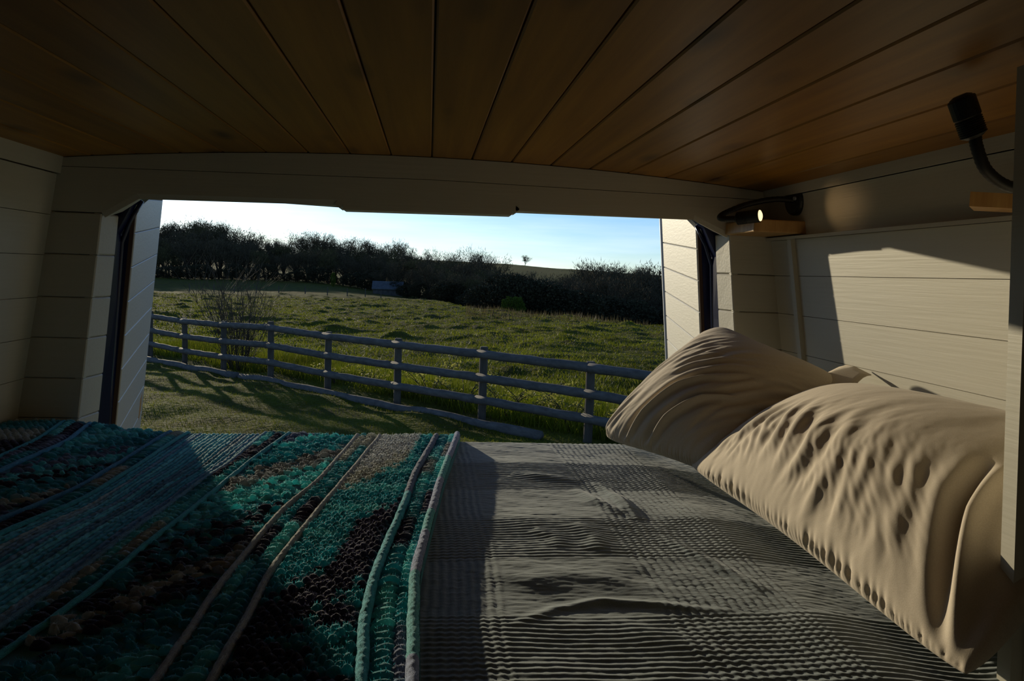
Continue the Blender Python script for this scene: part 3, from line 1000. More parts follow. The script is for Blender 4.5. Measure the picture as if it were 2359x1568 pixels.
def pillow(name, A, B, C, D, T, strain, label, seed, pinch=0.06, nu=330, nv=240, corner=0.06, ridges=()):
    A, B, C, D = [np.array(p, float) for p in (A, B, C, D)]
    u = np.linspace(0, 1, nu); v = np.linspace(0, 1, nv)
    U, V = np.meshgrid(u, v, indexing='ij')
    # sides draw in between the corners
    Up = 0.5 + (U - 0.5) * (1 - pinch * np.sin(math.pi * V) ** 1.0)
    Vp = 0.5 + (V - 0.5) * (1 - pinch * 1.3 * np.sin(math.pi * U) ** 1.0)
    cr_ = (np.abs(2 * U - 1) ** 5) * (np.abs(2 * V - 1) ** 5)
    Up = Up + (0.5 - Up) * corner * cr_; Vp = Vp + (0.5 - Vp) * corner * 1.2 * cr_
    lerp = lambda a, b, t: a * (1 - t)[..., None] + b * t[..., None]
    Pm = lerp(lerp(A, B, Up), lerp(D, C, Up), Vp)
    N = np.cross((B - A) / np.linalg.norm(B - A), (D - A) / np.linalg.norm(D - A))
    N2 = np.cross((C - D) / np.linalg.norm(C - D), (C - B) / np.linalg.norm(C - B))
    N = (N + N2); N /= np.linalg.norm(N)
    if N[0] > 0: N = -N
    th = np.sin(math.pi * U) ** 0.55 * np.sin(math.pi * V) ** 0.55
    edge = np.minimum(np.minimum(U, 1 - U), np.minimum(V, 1 - V))
    big = np.zeros_like(U)
    for pts, amp, w in ridges:                     # the few large standing folds
        pts = np.array(pts); vs_ = pts[:, 1]
        du_ = U - np.interp(V, vs_, pts[:, 0])
        t = np.clip((V - vs_[0]) / (vs_[-1] - vs_[0]), 0, 1)
        env = np.clip(4 * t * (1 - t), 0, 1) ** 0.7
        big += amp * env * (np.exp(-(du_ / w) ** 2) - 0.75 * np.exp(-((du_ + 2.0 * w) / (1.3 * w)) ** 2))
    top = Pm + N * (0.62 * T * th + big)[..., None]
    bot = Pm - N * (0.38 * T * th)[..., None]
    # excess cloth: the case is a little larger than its filling and buckles into folds
    for lev, (k, fx_, its, tw) in enumerate(((3, 1.0, 420, 0.0), (2, 1.3, 240, 0.9), (1, 1.3, 170, 1.6))):
        cu, cv = (nu - 1) // k + 1, (nv - 1) // k + 1
        Uc, Vc = np.meshgrid(np.linspace(0, 1, cu), np.linspace(0, 1, cv), indexing='ij')
        base_c = resample(top, cu, cv)
        ang, ex = strain(Uc, Vc)
        Dc = buckle(base_c, ang + tw * vn(Uc * 4, Vc * 4, seed + 3 + lev), ex * fx_ + 0.010 * lev, its, seed + lev * 4, 0.0012 / (1 + 2 * lev), 1)
        top = top + resample(Dc, nu, nv)
    nV = nu * nv
    F1 = grid_faces(nu, nv)
    F2 = grid_faces(nu, nv)[:, ::-1] + nV
    # weld the boundary: the back grid reuses the front's rim
    mp_ = np.arange(2 * nV)
    rim = np.zeros((nu, nv), bool); rim[0] = rim[-1] = True; rim[:, 0] = rim[:, -1] = True
    ids = np.arange(nV)[rim.ravel()]
    mp_[ids + nV] = ids
    F = mp_[np.concatenate([F1, F2])]
    VV = np.concatenate([top.reshape(-1, 3), bot.reshape(-1, 3)])
    used = np.unique(F); re = np.zeros(2 * nV, int); re[used] = np.arange(len(used))
    o = obj(name, VV[used], re[F], M_linen, None, True)
    tag(o, label, 'pillow')
    return o, Pm, N



def strain1(U, V):
    ang = R(40) + R(25) * (0.5 - V) + 0.5 * vn(U * 3, V * 3, 71)
    ex = 0.075 * sstep(1.15, 0.55, V) * (0.35 + 1.1 * (vn(U * 4, V * 4, 72) + 0.5)) + 0.02
    return ang, ex


def strain2(U, V):
    ang = R(88) - R(45) * sstep(0.40, 0.05, U) - R(50) * sstep(0.45, 0.9, V) + 0.7 * vn(U * 4, V * 2, 81)
    ex = (0.042 * sstep(0.80, 0.30, V) + 0.022) * (0.2 + 1.6 * (vn(U * 5, V * 2.5, 82) + 0.5)) * (0.40 + 0.60 * sstep(0.02, 0.18, V))
    return ang, ex


pillow('pillow', (0.392, 1.742, -0.382), (0.585, 1.32, -0.378), (0.83, 1.39, -0.185), (0.672, 1.722, -0.092), 0.17, strain1,
       'beige pillow propped at the door pillar, behind the other pillow', 101, corner=0.12, ridges=[([(0.28, 0.0), (0.33, 0.15), (0.46, 0.36), (0.60, 0.5)], 0.009, 0.016), ([(0.44, 0.0), (0.50, 0.15), (0.64, 0.34), (0.78, 0.44)], 0.009, 0.018)])
pillow('pillow', (0.525, 1.465, -0.376), (0.535, 0.650, -0.390), (0.83, 0.71, -0.166), (0.83, 1.445, -0.197), 0.18, strain2,
       'large crumpled beige pillow lying on the bed against the sunlit plank wall', 202, corner=0.05, ridges=[([(0.965, 0.02), (0.93, 0.20), (0.89, 0.40), (0.87, 0.60)], 0.006, 0.014)])
# the open end of its pillowcase standing up between the two pillows
inn = spline([(0.60, 1.49, -0.345), (0.66, 1.43, -0.275), (0.74, 1.395, -0.223), (0.815, 1.36, -0.192)], 16)
out = spline([(0.62, 1.562, -0.330), (0.655, 1.522, -0.285), (0.712, 1.443, -0.219), (0.785, 1.432, -0.183), (0.840, 1.434, -0.160), (0.855, 1.372, -0.171)], 16)
V = []; Fc = []
for i in range(16):
    for k in range(5):
        p = inn[i].lerp(out[i], k / 4)
        p.z += 0.006 * math.sin(math.pi * k / 4)
        V.append(tuple(p))
for i in range(15):
    for k in range(4):
        Fc.append((i * 5 + k, i * 5 + k + 1, i * 5 + 6 + k, i * 5 + 5 + k))
fl = obj('pillowcase_flap', V, Fc, M_linen, bpy.data.objects['pillow.001'], True)
sm = fl.modifiers.new('thickness', 'SOLIDIFY'); sm.thickness = 0.0016; sm.offset = 0

# ---------------------------------------------------------------- wooden blocks, lamps, cabinet side
blk = bevel_box('shelf_block', 0.700, 0.836, 1.600, 1.764, 0.1085, 0.1365, M_block, None, 0.003)
tag(blk, 'small oak shelf block in the corner under the lit reading lamp', 'shelf')
b2 = obj('shelf_block', *prism_geo([(0.700, 0.935), (0.84, 0.935), (0.84, 0.985), (0.745, 0.985)], 0.1085, 0.1275), M_block)
tag(b2, 'dark wooden shelf block half hidden behind the cabinet side', 'shelf')

M_lens = mat('lit_lamp_lens', (1, 0.8, 0.5), 0.3)
P(M_lens).inputs['Emission Color'].default_value = (1.0, 0.72, 0.38, 1)
P(M_lens).inputs['Emission Strength'].default_value = 1.6


def lathe_geo(p0, p1, prof, seg=20):
    """prof: (t along the axis 0..1, radius)"""
    p0 = Vector(p0); p1 = Vector(p1); d = (p1 - p0)
    a = d.normalized(); u = a.orthogonal().normalized(); w = a.cross(u)
    V = []; Fc = []
    for t, r in prof:
        for k in range(seg):
            th = 2 * math.pi * k / seg
            V.append(tuple(p0 + d * t + (u * math.cos(th) + w * math.sin(th)) * r))
    for i in range(len(prof) - 1):
        for k in range(seg):
            k2 = (k + 1) % seg
            Fc.append((i * seg + k, i * seg + k2, (i + 1) * seg + k2, (i + 1) * seg + k))
    Fc.append(tuple(reversed(range(seg)))); Fc.append(tuple(range((len(prof) - 1) * seg, len(prof) * seg)))
    return V, Fc


def lamp(base, bdir, neck, head0, head1, label, lit):
    t = thing('reading_lamp', base, label, 'lamp')
    B = Vector(base); D = Vector(bdir).normalized()
    obj('base', *lathe_geo(B, B + D * 0.022, [(0, 0.0325), (0.75, 0.0325), (0.93, 0.0305), (1, 0.027)], 28), M_black, t)
    obj('switch', *lathe_geo(B + D * 0.021 + Vector((0, -0.012, 0.004)), B + D * 0.0245 + Vector((0, -0.012, 0.004)), [(0, 0.0045), (1, 0.004)], 10), M_grey_trim, t)
    pts = spline(neck, 60)
    rad = [0.0062 + 0.0006 * (i % 2) for i in range(60)]
    obj('gooseneck', *tube_geo(pts, rad, 10), M_black, t, True)
    prof = [(0, 0.008), (0.06, 0.0125)]
    for k in range(8):
        a = 0.08 + 0.42 * k / 8
        prof += [(a, 0.0140), (a + 0.022, 0.0140), (a + 0.028, 0.0130), (a + 0.048, 0.0130)]
    prof += [(0.53, 0.0142), (0.97, 0.0142), (1.0, 0.0132)]
    h = obj('head', *lathe_geo(head0, head1, prof, 22), M_black, t)
    H0 = Vector(head0); H1 = Vector(head1); d = (H1 - H0).normalized()
    obj('lens', *lathe_geo(H1 - d * 0.001, H1 + d * 0.0035, [(0, 0.0122), (0.5, 0.0115), (1, 0.007)], 20), M_lens if lit else M_black, h)
    if lit:
        ld = bpy.data.lights.new('reading_lamp_beam', 'SPOT')
        ld.energy = 0.13; ld.color = (1.0, 0.62, 0.28); ld.spot_size = R(46); ld.spot_blend = 1.0; ld.shadow_soft_size = 0.009
        lo = bpy.data.objects.new('reading_lamp_beam', ld); COL.objects.link(lo)
        lo.location = H1 + d * 0.006
        lo.rotation_euler = (-d).to_track_quat('Z', 'Y').to_euler()
        lo.parent = t; lo.matrix_parent_inverse = Matrix.Translation(-B)
    return t


lamp((0.8185, 1.632, 0.183), (-1, -0.12, -0.05),
     [(0.806, 1.628, 0.182), (0.760, 1.634, 0.184), (0.700, 1.640, 0.171), (0.650, 1.640, 0.150), (0.634, 1.632, 0.1385), (0.640, 1.616, 0.1345), (0.662, 1.598, 0.1345)],
     (0.658, 1.601, 0.1345), (0.696, 1.565, 0.1405), 'black gooseneck reading lamp over the corner block, switched on and glowing', True)
lamp((0.832, 0.84, 0.150), (-1, 0, 0), [(0.81, 0.84, 0.148), (0.74, 0.83, 0.126), (0.665, 0.815, 0.118), (0.622, 0.805, 0.132), (0.602, 0.80, 0.158), (0.598, 0.80, 0.176)],
     (0.5985, 0.80, 0.168), (0.578, 0.80, 0.2095), 'black gooseneck reading lamp turned up to the ceiling, switched off', False)

cab = thing('cabinet_side', (0.60, 0.71, -0.41), 'pale painted cabinet side panel standing at the foot of the wall by the pillows', 'cabinet')


def cpost(name, x, y0, y1, xr, m=M_paint_y):
    tz = 0.222; bz = -0.415; ln = 0.065                 # leans outwards a little towards the floor
    def at(z): return ln * (0.222 - z) if z > -0.5 else ln * 0.722
    V = []
    for z in (bz, -0.2, tz):
        k = at(z)
        V += [(x + k, y0, z), (xr + k, y0, z), (xr + k, y1, z), (x + k, y1, z)]
    Fc = [(3, 2, 1, 0), (8, 9, 10, 11)]
    for i in (0, 4):
        for k in range(4): Fc.append((i + k, i + (k + 1) % 4, i + (k + 1) % 4 + 4, i + k + 4))
    return obj(name, V, Fc, m, cab)


cpost('edge_strip', 0.5765, 0.700, 0.719, 0.584)
cpost('panel', 0.584, 0.700, 0.712, 0.86)
cpost('inner_strip', 0.590, 0.686, 0.6995, 0.600)
cpost('inner_panel', 0.600, 0.676, 0.6995, 0.86)

# ---------------------------------------------------------------- the land outside
DG = np.array([0, 8, 12, 16, 25, 30, 40, 48, 60, 75, 90, 110, 130, 150, 180, 200, 300, 420, 600, 800, 1000, 1600], float)
TCOL = np.array([-3.5, -0.6, -0.34, -0.16, 0.007, 0.09, 0.178, 0.30, 0.6, 3.5])
_c = {
    -0.34: [(0, -1.95), (8, -1.95), (12, -2.05), (16, -2.13), (30, -2.3), (45, -2.5), (60, -2.9), (90, -3.5), (110, -4.4), (150, -3.7), (190, -3.6), (300, -3), (600, 6), (800, 11), (1000, 9), (1600, 0)],
    -0.16: [(0, -1.95), (8, -1.95), (12, -2.01), (16, -2.08), (30, -2.35), (60, -3.1), (90, -3.4), (130, -3.9), (170, -3.5), (200, -3.4), (300, -3.5), (600, 5), (800, 11), (1000, 9), (1600, 0)],
    0.007: [(0, -1.95), (8, -1.95), (11, -1.99), (30, -2.35), (50, -2.65), (75, -3.05), (100, -4.0), (130, -5), (200, -6), (300, -6), (600, 4), (800, 10.5), (1000, 9), (1600, 0)],
    0.09: [(0, -1.95), (8, -1.96), (10, -2.0), (30, -2.25), (50, -2.7), (62, -3.1), (80, -4.6), (120, -7), (300, -9), (600, 3), (800, 9.6), (1000, 8), (1600, 0)],
    0.178: [(0, -1.95), (9.5, -2.0), (25, -2.1), (40, -2.38), (48, -2.65), (58, -3.6), (70, -5), (120, -9), (300, -11), (600, 1), (800, 6.6), (1000, 6), (1600, 0)],
    0.30: [(0, -1.95), (8, -2.0), (25, -2.2), (37, -2.38), (44, -3.0), (50, -3.8), (80, -7), (120, -10), (300, -12), (600, -2), (800, 3.4), (1000, 3), (1600, 0)],
}
_c[-3.5] = _c[-0.6] = _c[-0.34]; _c[0.6] = _c[3.5] = _c[0.30]
DD = np.concatenate([np.linspace(0, 60, 121), np.linspace(62, 200, 70), np.linspace(210, 1600, 140)])
TAB = np.array([np.interp(DD, [p[0] for p in _c[t]], [p[1] for p in _c[t]]) for t in TCOL])


def ground(x, y):
    x = np.asarray(x, float); y = np.asarray(y, float)
    d = np.clip(y, 0.3, 1600); t = np.clip(x / d, -3.5, 3.5)
    i = np.clip(np.searchsorted(TCOL, t) - 1, 0, len(TCOL) - 2); fx = (t - TCOL[i]) / (TCOL[i + 1] - TCOL[i]); fx = fx * fx * (3 - 2 * fx)
    j = np.clip(np.searchsorted(DD, d) - 1, 0, len(DD) - 2); fy = (d - DD[j]) / (DD[j + 1] - DD[j])
    z = (TAB[i, j] * (1 - fx) + TAB[i + 1, j] * fx) * (1 - fy) + (TAB[i, j + 1] * (1 - fx) + TAB[i + 1, j + 1] * fx) * fy
    b = 0.085 * fbm(x * 1.1, y * 1.1, 901, 5) * (1 + sstep(0.05, 0.4, fbm(x * 0.5, y * 0.5, 977, 2))) * sstep(4, 12, d) + 0.10 * fbm(x * 0.16, y * 0.16, 905, 3) * sstep(20, 40, d)
    # tussocky pasture beyond the fence
    b = b + 0.30 * np.clip(fbm(x * 0.9, y * 0.7, 911, 3), 0, 1) * sstep(18, 26, d) * (1 - sstep(80, 120, d))
    return z + b


def gz(x, y): return float(ground(np.array([x]), np.array([y]))[0])


tcol = np.concatenate([np.linspace(-3.5, -0.6, 20)[:-1], np.linspace(-0.6, 0.5, 340), np.linspace(0.5, 3.5, 20)[1:]])
drow = np.concatenate([np.linspace(-6, 6, 8), np.geomspace(7, 140, 360), np.geomspace(145, 1600, 60)])
Tg, Dg2 = np.meshgrid(tcol, drow, indexing='ij')
XG = Tg * np.maximum(Dg2, 4); YG = Dg2
ZG = ground(XG, YG)
M_ground = mat('pasture', rough=0.95, spec=0.1)
t_ = M_ground.node_tree; n_ = t_.nodes; l_ = t_.links.new
tcg = n_.new('ShaderNodeTexCoord')
na = n_.new('ShaderNodeTexNoise'); na.inputs['Scale'].default_value = 0.9; na.inputs['Detail'].default_value = 8; na.inputs['Roughness'].default_value = 0.65
nb = n_.new('ShaderNodeTexNoise'); nb.inputs['Scale'].default_value = 0.05; nb.inputs['Detail'].default_value = 4
nc = n_.new('ShaderNodeTexNoise'); nc.inputs['Scale'].default_value = 14; nc.inputs['Detail'].default_value = 4
for q in (na, nb, nc): l_(tcg.outputs['Object'], q.inputs['Vector'])
r1 = n_.new('ShaderNodeValToRGB'); r1.color_ramp.elements[0].position = 0.32; r1.color_ramp.elements[1].position = 0.62
r1.color_ramp.elements[0].color = (0.055, 0.046, 0.010, 1); r1.color_ramp.elements[1].color = (0.095, 0.115, 0.007, 1)
l_(na.outputs['Fac'], r1.inputs['Fac'])
r2 = n_.new('ShaderNodeValToRGB'); r2.color_ramp.elements[0].position = 0.4; r2.color_ramp.elements[1].position = 0.62
r2.color_ramp.elements[0].color = (1, 1, 1, 1); r2.color_ramp.elements[1].color = (1.1, 0.92, 0.9, 1)
l_(nb.outputs['Fac'], r2.inputs['Fac'])
mg = n_.new('ShaderNodeMix'); mg.data_type = 'RGBA'; mg.blend_type = 'MULTIPLY'; mg.inputs['Factor'].default_value = 1
l_(r1.outputs[0], mg.inputs[6]); l_(r2.outputs[0], mg.inputs[7]); l_(mg.outputs[2], P(M_ground).inputs['Base Color'])
bp = n_.new('ShaderNodeBump'); bp.inputs['Strength'].default_value = 0.8; bp.inputs['Distance'].default_value = 0.13
l_(nc.outputs['Fac'], bp.inputs['Height']); l_(bp.outputs[0], P(M_ground).inputs['Normal'])
tag(obj('ground', np.stack([XG, YG, ZG], -1).reshape(-1, 3), grid_faces(*XG.shape)[:, ::1], M_ground, None, True),
    'rolling green pasture behind the van', 'ground', kind='structure')

# grass blades: nobody could count them
M_grass = attr_mat('grass_blades', 0.6, 0, 0, trans=0.5)


def blades(name, x, y, h, w, c, label, lean=0.5):
    n = len(x); z = ground(x, y) - 0.01
    a = rng.random(n) * 6.283
    p0 = np.stack([x - np.cos(a) * w, y - np.sin(a) * w, z], -1); p1 = np.stack([x + np.cos(a) * w, y + np.sin(a) * w, z], -1)
    p2 = np.stack([x + rng.normal(0, lean, n) * h, y + rng.normal(0, lean, n) * h, z + h], -1)
    V = np.stack([p0, p1, p2], 1).reshape(-1, 3)
    o = obj(name, V, np.arange(3 * n).reshape(-1, 3), M_grass, None, False, np.repeat(c, 3, 0))
    return tag(o, label, 'grass', kind='stuff')


def gcol(n, x, y):
    a = (fbm(x * 0.8, y * 0.8, 921, 3) + 0.5)[:, None]
    b = rng.random((n, 1))
    c = np.array((0.075, 0.105, 0.006)) * (1 - b) + np.array((0.165, 0.175, 0.012)) * b
    return np.clip(c * (0.6 + 0.8 * a) + (b < 0.12) * np.array((0.12, 0.08, 0.03)), 0, 1)


FP = [(5.4, 5.1), (4.25, 6.35), (3.1, 7.6), (1.95, 8.85), (0.76, 10.11), (-0.42, 11.36), (-1.60, 12.62), (-2.77, 13.9), (-3.92, 15.2), (-5.03, 16.45), (-6.15, 17.7), (-7.3, 19.0)]
n = 170000
t = rng.uniform(-0.42, 0.42, n); d = 7.0 + 24 * rng.random(n) ** 1.5
x = t * d
blades('lawn_grass', x, d, 0.022 + 0.03 * rng.random(n), np.full(n, 0.0035), gcol(n, x, d), 'short mown grass between the van and the rail fence')
n = 110000
d = 11 + 69 * rng.random(n) ** 1.5; t = rng.uniform(-0.42, 0.40, n); x = t * d
k = (x * 0.738 + d * 0.675) > 7.9
x, d = x[k], d[k]; n = len(x)
hh = 0.05 + 0.09 * rng.random(n) * (0.6 + fbm(x * 0.5, d * 0.5, 931, 2))
blades('pasture_grass', x, d, hh, 0.008 + 0.0004 * d, gcol(n, x, d), 'rough pasture grass across the field')
# long grass in tufts along the fence foot, beyond the rails
n = 42000
q = rng.random(n); fx = 2.6 + q * (-7.2 - 2.6); fy = 8.15 + q * (18.9 - 8.15)
off = 0.25 + np.abs(rng.normal(0.9, 0.55, n))
dens = fbm(fx * 1.1, fy * 1.1, 941, 3)
k = rng.random(n) < 0.55 + 1.2 * dens
x = (fx + 0.738 * off)[k]; y = (fy + 0.675 * off)[k]; n = len(x)
blades('long_grass', x, y, 0.14 + 0.26 * rng.random(n) * np.clip(0.8 + fbm(x, y, 951, 2), 0.2, 1.4), np.full(n, 0.006), gcol(n, x, y) * np.array((1.1, 1.15, 0.9)), 'long tufted grass along the far foot of the rail fence', 0.28)
n = 5000
d = rng.uniform(38, 75, n); x = d * (0.05 + 0.25 * rng.random(n)); k = (np.abs(ground(x, d) + 2.62) < 0.42); x, d = x[k], d[k]; n = len(x)
cc_ = np.array((0.085, 0.070, 0.034)) * (0.6 + 0.8 * rng.random((n, 1)))
blades('dry_reeds', x, d, 0.10 + 0.40 * rng.random(n) ** 2, np.full(n, 0.018), cc_, 'brown dry reeds along the lower edge of the field', 0.15)

# rail fence ------------------------------------------------------------
M_post = noise_col(mat('weathered_timber', rough=0.85, spec=0.2), (0.070, 0.058, 0.046), (0.12, 0.102, 0.082), 6, (3, 3, 0.6), 5, 0.3, 0.7, 0.5, 0.006)[0]
M_rail = noise_col(mat('weathered_rail', rough=0.8, spec=0.25), (0.085, 0.078, 0.070), (0.16, 0.148, 0.135), 7, (1, 1, 3), 6, 0.3, 0.7, 0.5, 0.006)[0]
fence = thing('rail_fence', (0.76, 10.11, -2.0), 'weathered half round timber post and rail fence crossing the lawn', 'fence')
for i, (x, y) in enumerate(FP[1:]):
    z = gz(x, y)
    h = 1.0 + 0.02 * math.sin(i * 2.3)
    ro = 0.056
    pts = [(x, y, z - 0.2), (x + 0.005 * math.sin(i), y, z + 0.5), (x + 0.012 * math.sin(i * 3.1), y, z + h - 0.012), (x + 0.012 * math.sin(i * 3.1), y, z + h)]
    obj('post', *tube_geo(pts, [ro, ro, ro, ro * 0.82], 12), M_post, fence, False)
nx, ny = -0.738, -0.675
for i in range(1, len(FP) - 1):
    (xa, ya), (xb, yb2) = FP[i], FP[i + 1]
    za, zb2 = gz(xa, ya), gz(xb, yb2)
    for j, hr in enumerate((0.915, 0.60, 0.30)):
        m_ = 9
        pts = []; rr = []
        for k in range(m_):
            u = -0.02 + 1.04 * k / (m_ - 1)
            wv_ = 0.003 * math.sin(k * 1.9 + i * 2 + j * 4)
            pts.append((xa + (xb - xa) * u + nx * 0.075, ya + (yb2 - ya) * u + ny * 0.075, za + (zb2 - za) * u + hr + wv_))
            rr.append(0.058 + 0.004 * math.sin(k * 2.7 + i + j))
        obj('rail', *tube_geo(pts, rr, 12), M_rail, fence, True)
for k, (u0, u1) in enumerate([(0.0, 0.555), (0.565, 1.0)]):
    pts = []; rr = []
    for j in range(24):
        u = u0 + (u1 - u0) * j / 23
        x = 1.42 + u * (-7.2 - 1.42); y = 9.05 + u * (18.4 - 9.05)
        y -= 0.05 * math.sin(u * 9)
        pts.append((x + nx * 0.02, y + ny * 0.02, 0.4 * gz(x, y) + 0.6 * (gz(1.42, 9.05) * (1 - u) + gz(-7.2, 18.4) * u) + 0.035)); rr.append(0.070 + 0.008 * math.sin(j * 1.3 + k))
    lg = obj('ground_log', *tube_geo(pts, rr, 12), M_rail, None, True)
    tag(lg, ('long weathered log lying along the fence foot, its end tapering into the lawn', 'weathered log along the fence foot by the open left door')[k], 'log')

# bare shrub behind the fence -------------------------------------------
M_twig = mat('dark_twig', (0.07, 0.055, 0.035), 0.8)
M_bark = noise_col(mat('bark', rough=0.95, spec=0.1), (0.035, 0.028, 0.02), (0.07, 0.055, 0.038), 2.0)[0]


def twig_geo(p, d, ln, r, rnd, gens, out, bend=0.25):
    pts = [Vector(p)]; dd = Vector(d).normalized(); n = 5
    for i in range(n):
        dd = (dd + Vector((rnd.uniform(-1, 1), rnd.uniform(-1, 1), rnd.uniform(-0.5, 1))) * bend * 0.35).normalized()
        pts.append(pts[-1] + dd * (ln / n))
    out.append(tube_geo(pts, [r * (1 - 0.75 * i / n) for i in range(n + 1)], 3, False))
    if gens:
        for k in range(gens[0]):
            i = rnd.randint(1, n - 1)
            nd = (dd + Vector((rnd.uniform(-1, 1), rnd.uniform(-1, 1), rnd.uniform(-0.2, 0.9)))).normalized()
            twig_geo(pts[i], nd, ln * rnd.uniform(0.35, 0.6), r * 0.55, rnd, gens[1:], out, bend)


def shrub(x, y, h, seed, label, nst=34, spread=0.55):
    rnd = random.Random(seed)
    z = gz(x, y)
    t = thing('bare_shrub', (x, y, z), label, 'shrub')
    st, tw = [], []
    for k in range(nst):
        a = rnd.uniform(0, 6.283); sp_ = rnd.uniform(0.1, 1) * spread
        d = Vector((math.cos(a) * sp_, math.sin(a) * sp_, 1))
        out = []
        twig_geo((x + 0.12 * math.cos(a), y + 0.12 * math.sin(a), z - 0.05), d, h * rnd.uniform(0.75, 1.12), 0.010, rnd, (5, 3), out)
        st.append(out[0]); tw += out[1:]
    obj('stems', *join(st), M_twig, t, True)
    obj('twigs', *join(tw), M_twig, t, True)['kind'] = 'stuff'
    return t


shrub(-3.75, 15.75, 1.85, 5, 'bare twiggy shrub standing behind the rail fence')

# brambles and leafy stems by the fence
M_bleaf = leaf_mat('bramble_leaf', (0.22, 0.24, 0.05), (0.34, 0.32, 0.08), 0.6)


def bramble(x, y, seed, sc, label):
    rnd = random.Random(seed); z = gz(x, y)
    t = thing('bramble', (x, y, z), label, 'plant', 'brambles along the rail fence')
    st, lf = [], []
    for k in range(9):
        a = rnd.uniform(0, 6.283); ln = rnd.uniform(0.5, 1.0) * sc
        pts = []
        for i in range(9):
            u = i / 8
            pts.append(Vector((x + math.cos(a) * ln * 0.75 * u + rnd.uniform(-.01, .01), y + math.sin(a) * ln * 0.5 * u, z + ln * 0.95 * (u - 0.55 * u * u) * 1.5)))
        st.append(tube_geo(pts, [0.007 * (1 - 0.7 * i / 8) for i in range(9)], 4, False))
        for i in range(2, 9):
            for q in range(3):
                c = pts[i] + Vector((rnd.uniform(-.05, .05), rnd.uniform(-.05, .05), rnd.uniform(-.03, .05)))
                r = rnd.uniform(0.018, 0.034)
                u_ = Vector((rnd.uniform(-1, 1), rnd.uniform(-1, 1), rnd.uniform(-.6, .6))).normalized(); w_ = u_.orthogonal().normalized()
                lf.append(([tuple(c - u_ * r), tuple(c + w_ * r * 0.6), tuple(c + u_ * r), tuple(c - w_ * r * 0.6)], [(0, 1, 2, 3)]))
    obj('stems', *join(st), M_twig, t, True)
    obj('leaves', *join(lf), M_bleaf, t)['kind'] = 'stuff'
    return t


BR = [(0.05, 11.6), (0.55, 11.15), (1.15, 10.5), (1.45, 10.3), (1.9, 9.75), (2.25, 9.45), (2.7, 9.0), (3.0, 8.6), (-0.9, 12.7), (-1.6, 13.5)]
for i, (x, y) in enumerate(BR):
    bramble(x, y, 60 + i, 0.85 if i < 8 else 0.55, 'leafy bramble stems growing just beyond the rail fence')

# woodland --------------------------------------------------------------
M_cr = [mat('twig_crown_brown', (0.10, 0.082, 0.048), 0.9, spec=0.1), mat('twig_crown_olive', (0.11, 0.098, 0.042), 0.9, spec=0.1)]
M_green = leaf_mat('spring_leaf', (0.08, 0.13, 0.015), (0.14, 0.19, 0.02), 0.45)


